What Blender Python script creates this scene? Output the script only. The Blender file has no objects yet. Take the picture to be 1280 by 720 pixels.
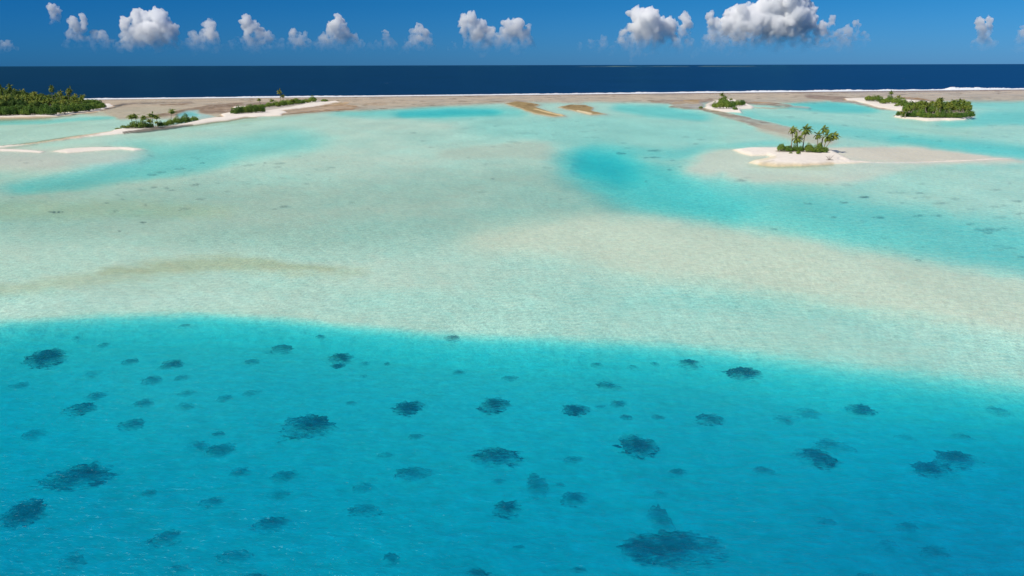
import bpy, bmesh, math, random
import numpy as np
from mathutils import Vector, Matrix

# ------------------------------------------------------------------ camera, world, sun
scene = bpy.context.scene
COL = scene.collection
F = 1000.0                     # focal length in pixels of the 1280x720 frame
H = 32.0                       # camera height above the water
PITCH = math.atan((360 - 81.3) / F)
ROLL = math.radians(0.13)
cam_d = bpy.data.cameras.new('camera')
cam_d.sensor_width = 36.0
cam_d.lens = 36.0 * F / 1280.0
cam_d.clip_start = 1.0
cam_d.clip_end = 400000.0
cam = bpy.data.objects.new('camera', cam_d)
COL.objects.link(cam)
CAM_M = Matrix.Rotation(math.pi / 2 - PITCH, 4, 'X') @ Matrix.Rotation(-ROLL, 4, 'Z')
cam.matrix_world = Matrix.Translation((0, 0, H)) @ CAM_M
scene.camera = cam

SUN_AZ = math.atan2(-0.84, -0.54)      # clockwise from +Y
SUN_EL = math.radians(50)
world = bpy.data.worlds.new('World')
scene.world = world
world.use_nodes = True
wn, wl = world.node_tree.nodes, world.node_tree.links
wn.clear()
w_out = wn.new('ShaderNodeOutputWorld')
w_bg = wn.new('ShaderNodeBackground')
w_bg.inputs['Strength'].default_value = 0.10
sky = wn.new('ShaderNodeTexSky')
sky.sky_type = 'NISHITA'
sky.sun_disc = False
sky.sun_elevation = SUN_EL
sky.sun_rotation = SUN_AZ
sky.altitude = 0
sky.air_density = 1.0
sky.dust_density = 0.3
sky.ozone_density = 2.0
# the clear air over the open sea is a deeper blue low down than the model's: tint by direction
w_tc = wn.new('ShaderNodeTexCoord')
w_sep = wn.new('ShaderNodeSeparateXYZ')
wl.new(w_tc.outputs['Generated'], w_sep.inputs[0])


def wramp(src, lo, hi, stops):
    mr = wn.new('ShaderNodeMapRange')
    mr.inputs['From Min'].default_value = lo
    mr.inputs['From Max'].default_value = hi
    wl.new(src, mr.inputs['Value'])
    r = wn.new('ShaderNodeValToRGB')
    e = r.color_ramp.elements
    while len(e) < len(stops):
        e.new(0.5)
    for el, (p, c) in zip(e, stops):
        el.position = p
        el.color = (*c, 1)
    wl.new(mr.outputs[0], r.inputs[0])
    return r.outputs[0]


def wmul(a, b):
    m = wn.new('ShaderNodeMix')
    m.data_type = 'RGBA'
    m.blend_type = 'MULTIPLY'
    m.inputs['Factor'].default_value = 1.0
    wl.new(a, m.inputs['A'])
    wl.new(b, m.inputs['B'])
    return m.outputs['Result']


SKY_LOW = (0.130, 0.395, 1.00)
SKY_MID = (0.056, 0.345, 0.770)
c_el = wramp(w_sep.outputs['Z'], 0.0, 0.5, [(0.0, SKY_LOW), (0.14, SKY_MID), (0.45, (0.13, 0.42, 0.80)), (1.0, (0.40, 0.62, 0.90))])
c_az = wramp(w_sep.outputs['X'], -0.6, 0.6, [(0.0, (0.25, 0.58, 0.74)), (0.5, (0.60, 0.80, 0.88)), (1.0, (1.0, 1.0, 1.0))])
# added above the frame: sky dark left, bright right, to shade the ocean's reflection
c_az2 = wramp(w_sep.outputs['X'], -0.6, 0.6, [(0.0, (0.08, 0.09, 0.14)), (0.5, (0.38, 0.44, 0.54)), (1.0, (1.15, 1.25, 1.35))])
w_hi = wn.new('ShaderNodeMapRange')
w_hi.inputs['From Min'].default_value = 0.08
w_hi.inputs['From Max'].default_value = 0.20
wl.new(w_sep.outputs['Z'], w_hi.inputs['Value'])
w_mx = wn.new('ShaderNodeMix')
w_mx.data_type = 'RGBA'
wl.new(w_hi.outputs[0], w_mx.inputs['Factor'])
wl.new(c_az, w_mx.inputs['A'])
wl.new(c_az2, w_mx.inputs['B'])
wl.new(wmul(wmul(sky.outputs[0], c_el), w_mx.outputs['Result']), w_bg.inputs['Color'])
wl.new(w_bg.outputs[0], w_out.inputs['Surface'])

sun_d = bpy.data.lights.new('sun', 'SUN')
sun_d.energy = 4.0
sun_d.angle = math.radians(0.5)
sun_d.color = (1.0, 0.95, 0.87)
sun = bpy.data.objects.new('sun', sun_d)
COL.objects.link(sun)
sv = Vector((math.sin(SUN_AZ) * math.cos(SUN_EL), math.cos(SUN_AZ) * math.cos(SUN_EL), math.sin(SUN_EL)))
sun.rotation_euler = sv.to_track_quat('Z', 'Y').to_euler()

scene.view_settings.view_transform = 'Standard'
scene.view_settings.look = 'None'
scene.view_settings.exposure = 0.15
scene.view_settings.gamma = 1.0
scene.render.engine = 'CYCLES'
cy = scene.cycles
cy.max_bounces = 26
cy.diffuse_bounces = 3
cy.glossy_bounces = 2
cy.transmission_bounces = 4
cy.transparent_max_bounces = 24
cy.volume_bounces = 24
cy.caustics_reflective = False
cy.caustics_refractive = False
cy.use_denoising = True
cy.sample_clamp_indirect = 4.0
cy.sample_clamp_direct = 2.5
cy.volume_step_rate = 1.0
cy.volume_max_steps = 128


# ------------------------------------------------------------------ ground <-> survey chart
def tag(o, label=None, cat=None, group=None, kind=None):
    if label: o['label'] = label
    if cat: o['category'] = cat
    if group: o['group'] = group
    if kind: o['kind'] = kind
    return o


R3 = np.array(CAM_M.to_3x3())


def ground(u, v, z=0.0):
    """surveyed chart (u across, v towards the viewer) -> x, y on the level z"""
    u = np.asarray(u, float); v = np.asarray(v, float)
    dx, dy, dz = (u - 640) / F, -(v - 360) / F, -np.ones_like(u + v)
    X = R3[0, 0] * dx + R3[0, 1] * dy + R3[0, 2] * dz
    Y = R3[1, 0] * dx + R3[1, 1] * dy + R3[1, 2] * dz
    Z = R3[2, 0] * dx + R3[2, 1] * dy + R3[2, 2] * dz
    t = (z - H) / np.minimum(Z, -1e-5)
    return X * t, Y * t


def chart(x, y, z=0.0):
    """back from the ground to the survey chart"""
    p = R3.T @ np.array([x, y, z - H])
    return 640 - F * p[0] / p[2], 360 + F * p[1] / p[2]


def scale_at(u, v):
    """metres per chart unit at a place on the ground"""
    x, y = ground(u, v)
    return float((y * math.cos(PITCH) + H * math.sin(PITCH)) / F)


def hash2(ix, iy, seed):
    h = (ix.astype(np.int64) * 374761393 + iy.astype(np.int64) * 668265263 + seed * 1442695041) & 0xffffffff
    h = ((h ^ (h >> 13)) * 1274126177) & 0xffffffff
    h = (h ^ (h >> 16)) & 0xffffffff
    return h / 4294967295.0


def vnoise(x, y, seed=0):
    ix = np.floor(x); iy = np.floor(y)
    fx = x - ix; fy = y - iy
    fx = fx * fx * (3 - 2 * fx); fy = fy * fy * (3 - 2 * fy)
    a = hash2(ix, iy, seed); b = hash2(ix + 1, iy, seed)
    c = hash2(ix, iy + 1, seed); d = hash2(ix + 1, iy + 1, seed)
    return (a * (1 - fx) + b * fx) * (1 - fy) + (c * (1 - fx) + d * fx) * fy


def fbm(x, y, seed=0, oct=4):
    s = 0; amp = 0.5; tot = 0
    for i in range(oct):
        s = s + amp * vnoise(x, y, seed + i * 17); tot += amp
        x = x * 2.03 + 11.7; y = y * 2.03 + 5.3; amp *= 0.5
    return s / tot - 0.5


def sstep(a, b, x):
    t = np.clip((x - a) / (b - a), 0, 1)
    return t * t * (3 - 2 * t)


def lerp(a, b, t):
    return a + (b - a) * t


REEF_A, REEF_B = 124.9, -0.01055


def vreef(u):
    return REEF_A + REEF_B * u


# ------------------------------------------------------------------ the survey of the lagoon
class Survey:
    def __init__(s, U, V):
        s.U0, s.V0 = U, V
        nu = fbm(U / 46, V / 9, 3); nv = fbm(U / 46 + 9, V / 9, 5)
        nu2 = fbm(U / 11, V / 2.6, 13); nv2 = fbm(U / 11 + 9, V / 2.6, 15)
        k = sstep(110, 330, V)
        s.U = U + nu * (9 + 22 * k) + nu2 * (3 + 6 * k)
        s.V = V + nv * (1.5 + 9 * k) + nv2 * (0.8 + 3 * k)
        s.Uf = U + nu2 * 4
        s.Vf = V + nv2 * 1.1
        s.d = np.full(U.shape, 0.55)
        s.c = np.empty(U.shape + (3,)); s.c[:] = (0.745, 0.715, 0.535)

    def dist(s, pts, a, fine):
        U, V = (s.Uf, s.Vf) if fine else (s.U, s.V)
        best = np.full(U.shape, 1e9); hw = np.zeros(U.shape)
        for (p, q) in zip(pts[:-1], pts[1:]):
            ax, ay, bx, by = p[0], p[1] * a, q[0], q[1] * a
            ex, ey = bx - ax, by - ay
            L = ex * ex + ey * ey + 1e-9
            t = np.clip(((U - ax) * ex + (V * a - ay) * ey) / L, 0, 1)
            D = np.hypot(U - ax - t * ex, V * a - ay - t * ey)
            w = p[2] + (q[2] - p[2]) * t
            e = D - w
            m = e < best
            best = np.where(m, e, best)
        return best

    def stroke(s, pts, soft, a=3.0, fine=False):
        """pts = (u, v, half width); soft = width of the feathered rim; weight 1 inside -> 0"""
        e = s.dist(pts, a, fine)
        return 1 - sstep(0, soft, e)

    def poly(s, pts, soft=2.0, a=3.0):
        P = [(p[0], p[1] * a) for p in pts]
        U, V = s.Uf, s.Vf * a
        inside = np.zeros(U.shape, bool); best = np.full(U.shape, 1e9)
        n = len(P)
        for i in range(n):
            (ax, ay), (bx, by) = P[i], P[(i + 1) % n]
            if ay != by:
                c = ((ay > V) != (by > V)) & (U < (bx - ax) * (V - ay) / (by - ay) + ax)
                inside ^= c
            ex, ey = bx - ax, by - ay
            t = np.clip(((U - ax) * ex + (V - ay) * ey) / (ex * ex + ey * ey + 1e-9), 0, 1)
            best = np.minimum(best, np.hypot(U - ax - t * ex, V - ay - t * ey))
        sd = np.where(inside, best, -best)
        return sstep(-soft, soft, sd)

    def depth(s, w, val):
        s.d = lerp(s.d, val, w)

    def paint(s, w, col):
        for i in range(3):
            s.c[..., i] = lerp(s.c[..., i], col[i], w)


DRY = (0.83, 0.755, 0.65)
CREAM = (0.74, 0.66, 0.46)
BROWN = (0.235, 0.145, 0.065)
DARKROCK = (0.10, 0.085, 0.06)
GREYROCK = (0.37, 0.285, 0.20)
OCHRE = (0.33, 0.24, 0.105)
PINK = (0.67, 0.485, 0.32)
RED = (0.30, 0.185, 0.125)
ALGAE = (0.56, 0.47, 0.22)
GREEN = (0.47, 0.50, 0.36)
SOIL = (0.14, 0.12, 0.07)

EDGE = [(-1500, 470), (-400, 425), (0, 402), (60, 397), (130, 393), (200, 391), (270, 391), (350, 396), (450, 407),
        (550, 415), (640, 420), (760, 424), (860, 430), (960, 441), (1060, 453), (1160, 463), (1280, 475), (1700, 505),
        (2800, 560)]
LAND = {
    'forest': [(-400, 151), (0, 147.6), (40, 147), (66, 145.5), (95, 142), (120, 139.3), (129, 136.8), (142, 132.6), (137, 130),
               (110, 128.5), (60, 127.5), (-400, 130)],
    'spit': [(-10, 184), (30, 180.6), (60, 176.6), (90, 171.5), (118, 167.6), (138, 164.8), (146, 162.2), (160, 160), (190, 157),
             (200, 159), (225, 155.5), (240, 152.5), (262, 148), (281, 146), (277, 142.8), (295, 139), (292, 134), (299, 133), (330, 132),
             (372, 128), (392, 125.5), (411, 127.5), (420, 126), (424, 127.5), (395, 133.2), (362, 137), (350, 138.2), (358, 140.5),
             (350, 144.3), (312, 146.2), (287, 150.3), (262, 153.2), (240, 156), (200, 161.3), (160, 166), (120, 169.8), (85, 173.4),
             (47, 178.8), (0, 184.6)],
    'bar_a': [(-30, 184.8), (25, 186.8), (54, 189.6), (50, 190.9), (25, 189.4), (-30, 187.8)],
    'bar_b': [(66, 189.4), (84, 186), (112, 184.2), (140, 183.8), (165, 184.6), (180, 186.4), (168, 187.8), (150, 186.6), (110, 188.6), (84, 191)],
    'islet_m': [(919, 187.5), (940, 185.7), (970, 185.4), (1035, 187), (1046, 193), (1063, 201), (1085, 202.6), (1040, 204.6), (1007, 206.6),
                (970, 207.6), (951, 205.8), (938, 203.2), (955, 199.5), (967, 197), (958, 193.5), (940, 194.6), (927, 191.8)],
    'islet_n': [(884, 130), (893, 126.5), (915, 124), (935, 131), (942, 133.2), (940, 135.3), (925, 136.6), (927, 140.8), (905, 139.9),
                (893, 138.2), (882, 135.5)],
    'islet_r': [(1056, 123.6), (1085, 123), (1115, 123), (1136, 125), (1162, 127.5), (1212, 135), (1217, 146), (1205, 149.6), (1160, 151.2),
                (1119, 146.4), (1124, 142), (1128, 139), (1106, 136), (1090, 132.6), (1078, 128), (1060, 125.8)],
    'hump_a': [(631, 129.4), (645, 127), (664, 128.6), (674, 131), (668, 134), (684, 139), (708, 145), (694, 146), (668, 142), (650, 135.5)],
    'hump_b': [(699, 134), (712, 131), (732, 131.2), (742, 134.5), (738, 138.6), (757, 142.6), (738, 143.4), (716, 138.6)],
}


def survey(U, V):
    s = Survey(U, V)
    k_r = sstep(500, 1000, U)
    # slightly deeper blue on the right-hand flats
    s.d = 0.40 + 0.17 * k_r + 0.13 * sstep(340, 390, s.V) * sstep(250, 600, U)
    s.d += 0.30 * fbm(U / 160, V / 22, 41) * sstep(130, 160, V)
    s.d += 0.16 * fbm(U / 30, V / 3.4, 43) * sstep(130, 150, V) * (1 - sstep(240, 330, V))
    st, dp, pt = s.stroke, s.depth, s.paint
    # green-grey flats
    pt(st([(-300, 240, 20), (100, 260, 60), (420, 270, 90), (700, 240, 60)], 160, 4) * 0.65, GREEN)
    pt(st([(0, 262, 6), (150, 258, 12), (260, 262, 4)], 60, 4) * 0.35, ALGAE)
    # shallow bands and channels
    dp(st([(-300, 150, 8), (0, 152.5, 6), (60, 151.5, 4), (140, 146, 2)], 8, 4), .95)
    dp(st([(-300, 172, 10), (60, 165, 20), (200, 152, 6)], 25, 4) * 0.8, 0.42)
    dp(st([(180, 187, 0), (215, 192, 8), (280, 188, 8), (360, 176, 4)], 70, 3.2) * 0.75, 1.15)
    dp(st([(30, 234, 2), (90, 226, 8), (160, 214, 14), (225, 203, 18), (262, 194, 10)], 46, 3.4), 1.1)
    pt(st([(-300, 190, 8), (60, 200, 14), (160, 196, 4)], 40, 3) * 0.6, (0.70, 0.62, 0.52))
    dp(st([(-300, 190, 8), (60, 198, 22), (150, 192, 4)], 40, 3) * 0.85, 0.22)
    dp(st([(-300, 200, 8), (0, 203, 12), (60, 203, 8)], 40, 3) * 0.8, 0.15)
    dp(st([(430, 138, 2), (560, 140, 14), (640, 140, 4)], 34, 3.4), 1.0)
    dp(st([(505, 142, 0), (560, 139.8, 5), (612, 139.4, 2)], 20, 3.6), 2.0)
    dp(st([(780, 134, 2), (820, 138.5, 10), (872, 146, 3)], 24, 3.4) * 0.9, 1.25)
    dp(st([(620, 158, 10), (760, 165, 34), (860, 170, 12)], 60, 3.2) * 0.6, 0.85)
    # the pale shoal and the cyan pool in the middle
    dp(st([(560, 192, 6), (660, 186, 20), (706, 197, 6)], 24, 3) * 0.9, 0.30)
    pt(st([(560, 192, 6), (660, 186, 20), (706, 197, 6)], 20, 3) * 0.6, (0.66, 0.60, 0.44))
    dp(st([(745, 200, 8), (765, 215, 22), (820, 236, 34), (900, 258, 44), (1000, 278, 50), (1120, 298, 56), (1330, 335, 70)], 70, 2.3), 1.22)
    pt(st([(742, 203, 20), (775, 219, 28), (840, 241, 26), (930, 265, 20), (1100, 300, 20)], 50, 2.5) * .9, (0.74, 0.745, 0.545))
    dp(st([(742, 203, 12), (775, 219, 20), (840, 241, 16), (910, 260, 6)], 50, 2.5) * .9, 1.7)
    dp(st([(744, 196, 14), (750, 206, 20), (780, 219, 10)], 20, 2.4), 2.2)
    dp(st([(750, 197, 6), (764, 204, 10)], 44, 2.6) * 0.7, 2.6)
    dp(st([(760, 187, 4), (850, 191, 6), (960, 182, 4)], 34, 3.6) * 0.7, 1.35)
    # pale submerged bank running down to the right
    bank = [(630, 298, 2), (690, 294, 18), (740, 294, 34), (800, 303, 56), (950, 324, 58), (1110, 352, 56), (1300, 388, 60), (1700, 440, 80)]
    w = st(bank, 92, 2.8)
    dp(w * 0.95, 0.22); pt(w * 0.65, (0.80, 0.745, 0.53))
    # ochre algae bank on the left
    w = st([(-60, 366, 3), (0, 361, 5), (70, 350, 7), (140, 341, 9), (210, 331, 14), (275, 325, 17), (330, 329, 15), (370, 333, 5), (430, 338, 2)], 34, 3.0)
    dp(w * 0.7, 0.30); pt(w * 0.32, ALGAE)
    w = st([(130, 338, 0), (280, 326, 16), (400, 334, 0)], 16, 3.2)
    pt(w * 0.28, (0.50, 0.38, 0.14))
    # whiter sand on the lip above the drop-off
    dp(st([(-300, 400, 6), (0, 385, 8), (120, 376, 9), (280, 370, 9), (400, 378, 4)], 26, 2.4) * 0.8, 0.38)
    pt(st([(-300, 400, 6), (0, 383, 8), (120, 375, 9), (280, 369, 9), (400, 378, 4)], 30, 2.4) * 0.8, (0.77, 0.75, 0.58))
    dp(st([(500, 385, 6), (760, 400, 26), (960, 410, 30), (1300, 445, 40)], 60, 2.6) * 0.7, 0.48)
    pt(st([(300, 372, 4), (560, 388, 14), (760, 398, 26), (960, 408, 30), (1300, 440, 40)], 70, 2.6) * 0.7, (0.76, 0.73, 0.55))
    # shoal round the palm islet and its tail
    w = st([(880, 212, 12), (915, 200, 34), (960, 205, 56), (1040, 208, 50), (1110, 196, 26), (1200, 194, 14), (1280, 197, 4)], 34, 3.2)
    dp(w * 0.95, 0.20); pt(w * 0.7, (0.79, 0.70, 0.54))
    w = st([(1048, 190, 10), (1100, 192, 20), (1160, 194, 22), (1230, 195, 12), (1275, 197, 2)], 24, 3.4)
    dp(w, 0.07); pt(w * 0.85, (0.80, 0.69, 0.53))
    dp(st([(950, 210, 10), (1060, 211, 14), (1140, 208, 2)], 26, 3.2) * 0.7, 0.30)
    # channels on the far right
    dp(st([(915, 140, 2), (960, 149, 5), (1020, 157, 7), (1080, 166, 9), (1180, 178, 13), (1300, 191, 16), (1500, 200, 14)], 26, 3.2), 1.0)
    dp(st([(1120, 172, 0), (1200, 181, 4), (1300, 191, 8)], 16, 3.2) * 0.7, 1.5)
    dp(st([(985, 131.5, 2), (1035, 133, 14), (1085, 136.5, 3)], 20, 3.6), 1.35)
    dp(st([(1190, 153, 4), (1240, 147, 14), (1400, 146, 20)], 26, 3.4) * 0.85, 1.2)
    dp(st([(1225, 130, 2), (1300, 133, 14), (1500, 135, 20)], 26, 3.4) * 0.6, 1.0)
    dp(st([(960, 142, 8), (1060, 150, 12), (1130, 160, 6)], 20, 3.2) * 0.6, 0.6)

    # ---- reef flat behind the breakers
    w_off = s.Vf - vreef(s.U0)
    lim = np.interp(U, [-400, 0, 110, 150, 260, 330, 480, 640, 820, 960, 1060, 1180, 1280, 1700],
                    [6, 7, 9, 26, 26, 24, 17, 10.5, 12, 15, 13, 15, 15, 16])
    w = 1 - sstep(lim - 2.4, lim + 1.8, w_off + 3.0 * fbm(U / 60, V / 5, 77))
    dp(w, 0.07 + 0.05 * sstep(0.3, 0.9, w_off / lim)); pt(w * 0.95, PINK)
    n1 = fbm(U / 26, V / 0.9, 81); n2 = fbm(U / 60, V / 1.6, 87)
    pt(w * sstep(0.02, 0.22, n1) * 0.45, GREYROCK)
    pt(w * sstep(0.05, 0.2, n2) * 0.35, (0.50, 0.43, 0.34))
    pt(w * sstep(0.12, 0.30, fbm(U / 12, V / 0.7, 91)) * 0.75, BROWN)
    w = (1 - sstep(1.0, 2.6, w_off)) * sstep(-20, -2, w_off)
    pt(w * lerp(0.35, 0.9, sstep(500, 900, U)), RED)
    # old sandy washes on the flat at left
    w = st([(118, 141, 6), (190, 139, 14), (228, 138, 4)], 14, 3.4); dp(w * 0.8, 0.16); pt(w * 0.5, PINK)

    # ---- brown rock pavements
    f = True
    for pts, soft, col, al, lvl in [
        ([(186, 146.5, 2), (214, 142, 5), (240, 137.4, 5), (270, 132.6, 5), (300, 129.4, 3)], 3, BROWN, .85, .02),
        ([(256, 139.5, 5), (285, 137, 11), (318, 133, 9), (345, 129, 3)], 5, BROWN, .75, .0),
        ([(140, 132.4, 0), (152, 130.8, 2), (166, 129, 1), (195, 128.6, 1), (238, 127.2, 0)], 2, DARKROCK, .8, .0),
        ([(202, 131, 2), (225, 130, 2.5), (240, 128.8, 1)], 2, BROWN, .75, .02),
        ([(352, 140.6, 1), (372, 137.6, 4), (402, 135.2, 5), (432, 133.6, 4), (446, 134.5, 1)], 4, GREYROCK, .9, -.05),
        ([(346, 144, .5), (375, 140.6, 1.5), (410, 138.2, 2), (440, 136.2, 2)], 2, BROWN, .85, -.02),
        ([(402, 132.6, 1), (424, 131, 3), (444, 133, 2)], 2.5, BROWN, .7, -.05),
        ([(418, 129.4, 2), (432, 128.6, 3)], 3, OCHRE, .6, -.05),
        ([(458, 130, 1), (478, 129.6, 4)], 5, OCHRE, .45, .03),
        ([(640, 126, 0), (655, 126.2, 2)], 4, RED, .35, .05),
        ([(706, 127, 2), (724, 128.5, 2)], 6, BROWN, .25, .05),
        ([(818, 126.8, 2), (845, 127.6, 6), (868, 127, 6), (886, 125, 3)], 4, BROWN, .70, .0),
        ([(838, 133, 1.5), (856, 134.6, 2.5), (880, 135.8, 2)], 3, BROWN, .75, .0),
        ([(846, 130, 6), (870, 131, 8)], 5, GREYROCK, .8, -.03),
        ([(856, 125.8, 1.5), (871, 126.4, 2.5)], 3, OCHRE, .6, -.02),
        ([(930, 128.4, 3), (955, 129.2, 5), (985, 131.6, 4)], 3, BROWN, .8, -.03),
        ([(944, 134.2, .5), (965, 135.1, 1.5), (985, 134, 1)], 2, OCHRE, .6, -.02),
        ([(990, 133, 2), (1010, 134, 2)], 4, (.36, .31, .29), .6, .06),
        ([(878, 136.2, 2), (895, 140.2, 3.5), (914, 144.2, 5), (936, 147.0, 2)], 3, BROWN, .8, -.01),
        ([(905, 144.5, 2), (930, 149.4, 7), (955, 155, 10), (985, 163, 11), (1000, 169, 6)], 5, GREYROCK, .75, .05),
        ([(925, 150.6, 1), (950, 157, 3), (975, 163.2, 3)], 5, BROWN, .35, .05),
        ([(950, 152.5, .5), (958, 153, .5)], 2, DARKROCK, .6, .03),
        ([(960, 160, 8), (1000, 170, 10), (1030, 176, 9)], 14, PINK, .7, .14),
        ([(1012, 120.6, 4), (1040, 122.6, 6), (1065, 124.0, 3)], 4, BROWN, .75, .0),
        ([(1040, 126, 1), (1062, 127.2, 2.5), (1082, 131, 2), (1098, 135.6, 1.2), (1124, 137.8, 1)], 2.2, GREYROCK, .85, -.03),
        ([(1131, 123.4, 4), (1148, 124.6, 6), (1168, 127, 2)], 3, BROWN, .8, -.05),
        ([(1119, 144.4, 1.5), (1124, 142.6, 1)], 1.5, DARKROCK, .8, -.05),
    ]:
        w = st(pts, soft, 3.0, f)
        tex = np.clip(0.80 + 1.3 * fbm(U / 6, V / 0.7, 101), 0, 1)
        dp(w * 0.9, lvl); pt(w * al * tex, col)
    # pond among the pavements
    w = s.poly([(219, 147), (224, 141.5), (236, 137.8), (248, 137), (247, 141), (262, 143.5), (270, 146), (256, 147.6), (236, 150)], 3)
    dp(w, 0.35); pt(w, (.62, .60, .5))
    dp(st([(226, 143.6, 2), (236, 142.6, 6), (244, 143.4, 2)], 5, 3, f), .9)

    # ---- dry land
    s.land = np.zeros(U.shape)
    for name, P in LAND.items():
        soft = {'islet_m': 4.5, 'forest': 4.0, 'bar_a': 4.5, 'bar_b': 4.5}.get(name, 2.6)
        w = s.poly(P, soft, 3.0)
        sh = {'bar_a': 0.30, 'bar_b': 0.38, 'islet_m': 0.85, 'hump_a': 0.45, 'hump_b': 0.45, 'spit': 0.6}.get(name, 0.9)
        near = s.poly(P, soft * 2.6 + 4, 2.4)
        if name.startswith('hump'):
            dp(near, 0.16); pt(near * 0.55, (.40, .31, .22))
            s.d = lerp(s.d, -sh, w)
            pt(w, OCHRE)
            pt(w * sstep(-0.02, 0.16, fbm(U / 5, V / 0.8, 111)) * sstep(140, 133, V) * 0.75, (.17, .11, .05))
        else:
            dp(near * 0.8, 0.14)
            s.d = lerp(s.d, -sh, w)
            pt(sstep(0.25, 0.6, w), DRY)
        s.land = np.maximum(s.land, w)
    # bright ridges of the ochre humps
    pt(st([(668, 137.4, .5), (686, 141.4, 1.2), (702, 144.6, 1)], 2, 3, f) * .8, (.75, .58, .30))
    pt(st([(722, 139, .5), (738, 142.4, 1)], 2, 3, f) * .8, (.78, .66, .42))
    # rusty algae on the upper side of the spit, dark beach rock on the lower
    pt(st([(-10, 183, 1), (40, 178.4, 3), (90, 171, 4), (120, 167.6, 3), (140, 164.4, 1)], 3, 3, f) * .65, (.42, .28, .12))
    pt(st([(0, 186, .5), (47, 180, .5)], 2, 3, f) * .3, OCHRE)
    pt(st([(156, 166.2, 1), (176, 164.2, 2.2), (200, 161.4, 2.2), (222, 158.8, 1.5), (240, 156.4, 1)], 2, 3, f) * .85, DARKROCK)
    pt(st([(240, 156.8, .3), (262, 153.8, .8), (286, 151, .6), (306, 147.4, .8), (320, 146.6, .3)], 1.6, 3, f) * .75, OCHRE)
    pt(st([(240, 157.6, 2), (300, 151, 2), (350, 146, 1)], 6, 3, f) * .25, ALGAE)
    pt(st([(131, 136.6, .5), (142, 134.2, 1), (150, 132, 1)], 2, 3, f) * .7, DARKROCK)
    pt(st([(330, 131, 2), (350, 129.4, 3), (375, 127, 2)], 3, 3, f) * .75, (.22, .21, .20))
    pt(st([(395, 128, 1), (404, 126.8, 3)], 2, 3, f) * .6, (.24, .22, .20))
    pt(st([(868, 133, 4), (888, 130, 7)], 5, 3, f) * .45, (.46, .41, .36))
    # shore of the grove: brown wrack line and reddish shelf
    pt(st([(-300, 151.6, 2), (0, 149, 3), (40, 147.8, 2), (70, 146.2, 1.2), (96, 142.6, 1), (120, 140, 1)], 3, 3, f) * .55, (.38, .22, .11))
    pt(st([(-300, 152, 2), (0, 150, 3), (60, 148, 1)], 8, 3, f) * .35, (.42, .33, .12))
    pt(st([(46, 144.4, 1.2), (58, 144.8, 1)], 2, 3, f) * .9, DRY)
    # the notch of cream sand and the wet edges of the palm islet
    pt(st([(938, 203, 1), (952, 200.6, 8), (962, 199, 5)], 6, 3, f) * .8, CREAM)
    pt(st([(951, 206, 1), (970, 208.2, 1.6), (1007, 207.4, 1.4), (1040, 205.4, 1.5)], 4, 3, f) * .55, (.55, .42, .22))
    pt(st([(940, 206.4, 2), (1030, 210, 3)], 8, 3, f) * .25, ALGAE)
    pt(st([(966, 204, .5), (955, 206, 1.4)], 2, 3, f) * .6, (.50, .44, .33))
    # thin dry crest of the tail
    w = st([(1050, 201, 1.5), (1075, 202.6, 1), (1110, 202.6, .5), (1150, 202.6, .8), (1200, 200.8, .5), (1262, 197.6, .4)], 2.2, 3, f)
    s.d = lerp(s.d, -0.04, w * .9); pt(w * .9, DRY)
    # rocks on the lit sand
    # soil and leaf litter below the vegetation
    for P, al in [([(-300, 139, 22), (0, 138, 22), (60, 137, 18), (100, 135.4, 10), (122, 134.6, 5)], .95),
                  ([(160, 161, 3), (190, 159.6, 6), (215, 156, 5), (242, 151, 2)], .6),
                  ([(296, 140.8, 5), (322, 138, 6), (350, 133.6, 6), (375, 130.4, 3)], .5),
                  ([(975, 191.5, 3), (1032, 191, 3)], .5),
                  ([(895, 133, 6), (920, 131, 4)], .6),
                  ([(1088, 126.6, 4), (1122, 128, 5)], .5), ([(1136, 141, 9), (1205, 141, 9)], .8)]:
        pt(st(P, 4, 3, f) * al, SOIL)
    # dark streaks of weed lying in the shallows
    rng = random.Random(5)
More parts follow.
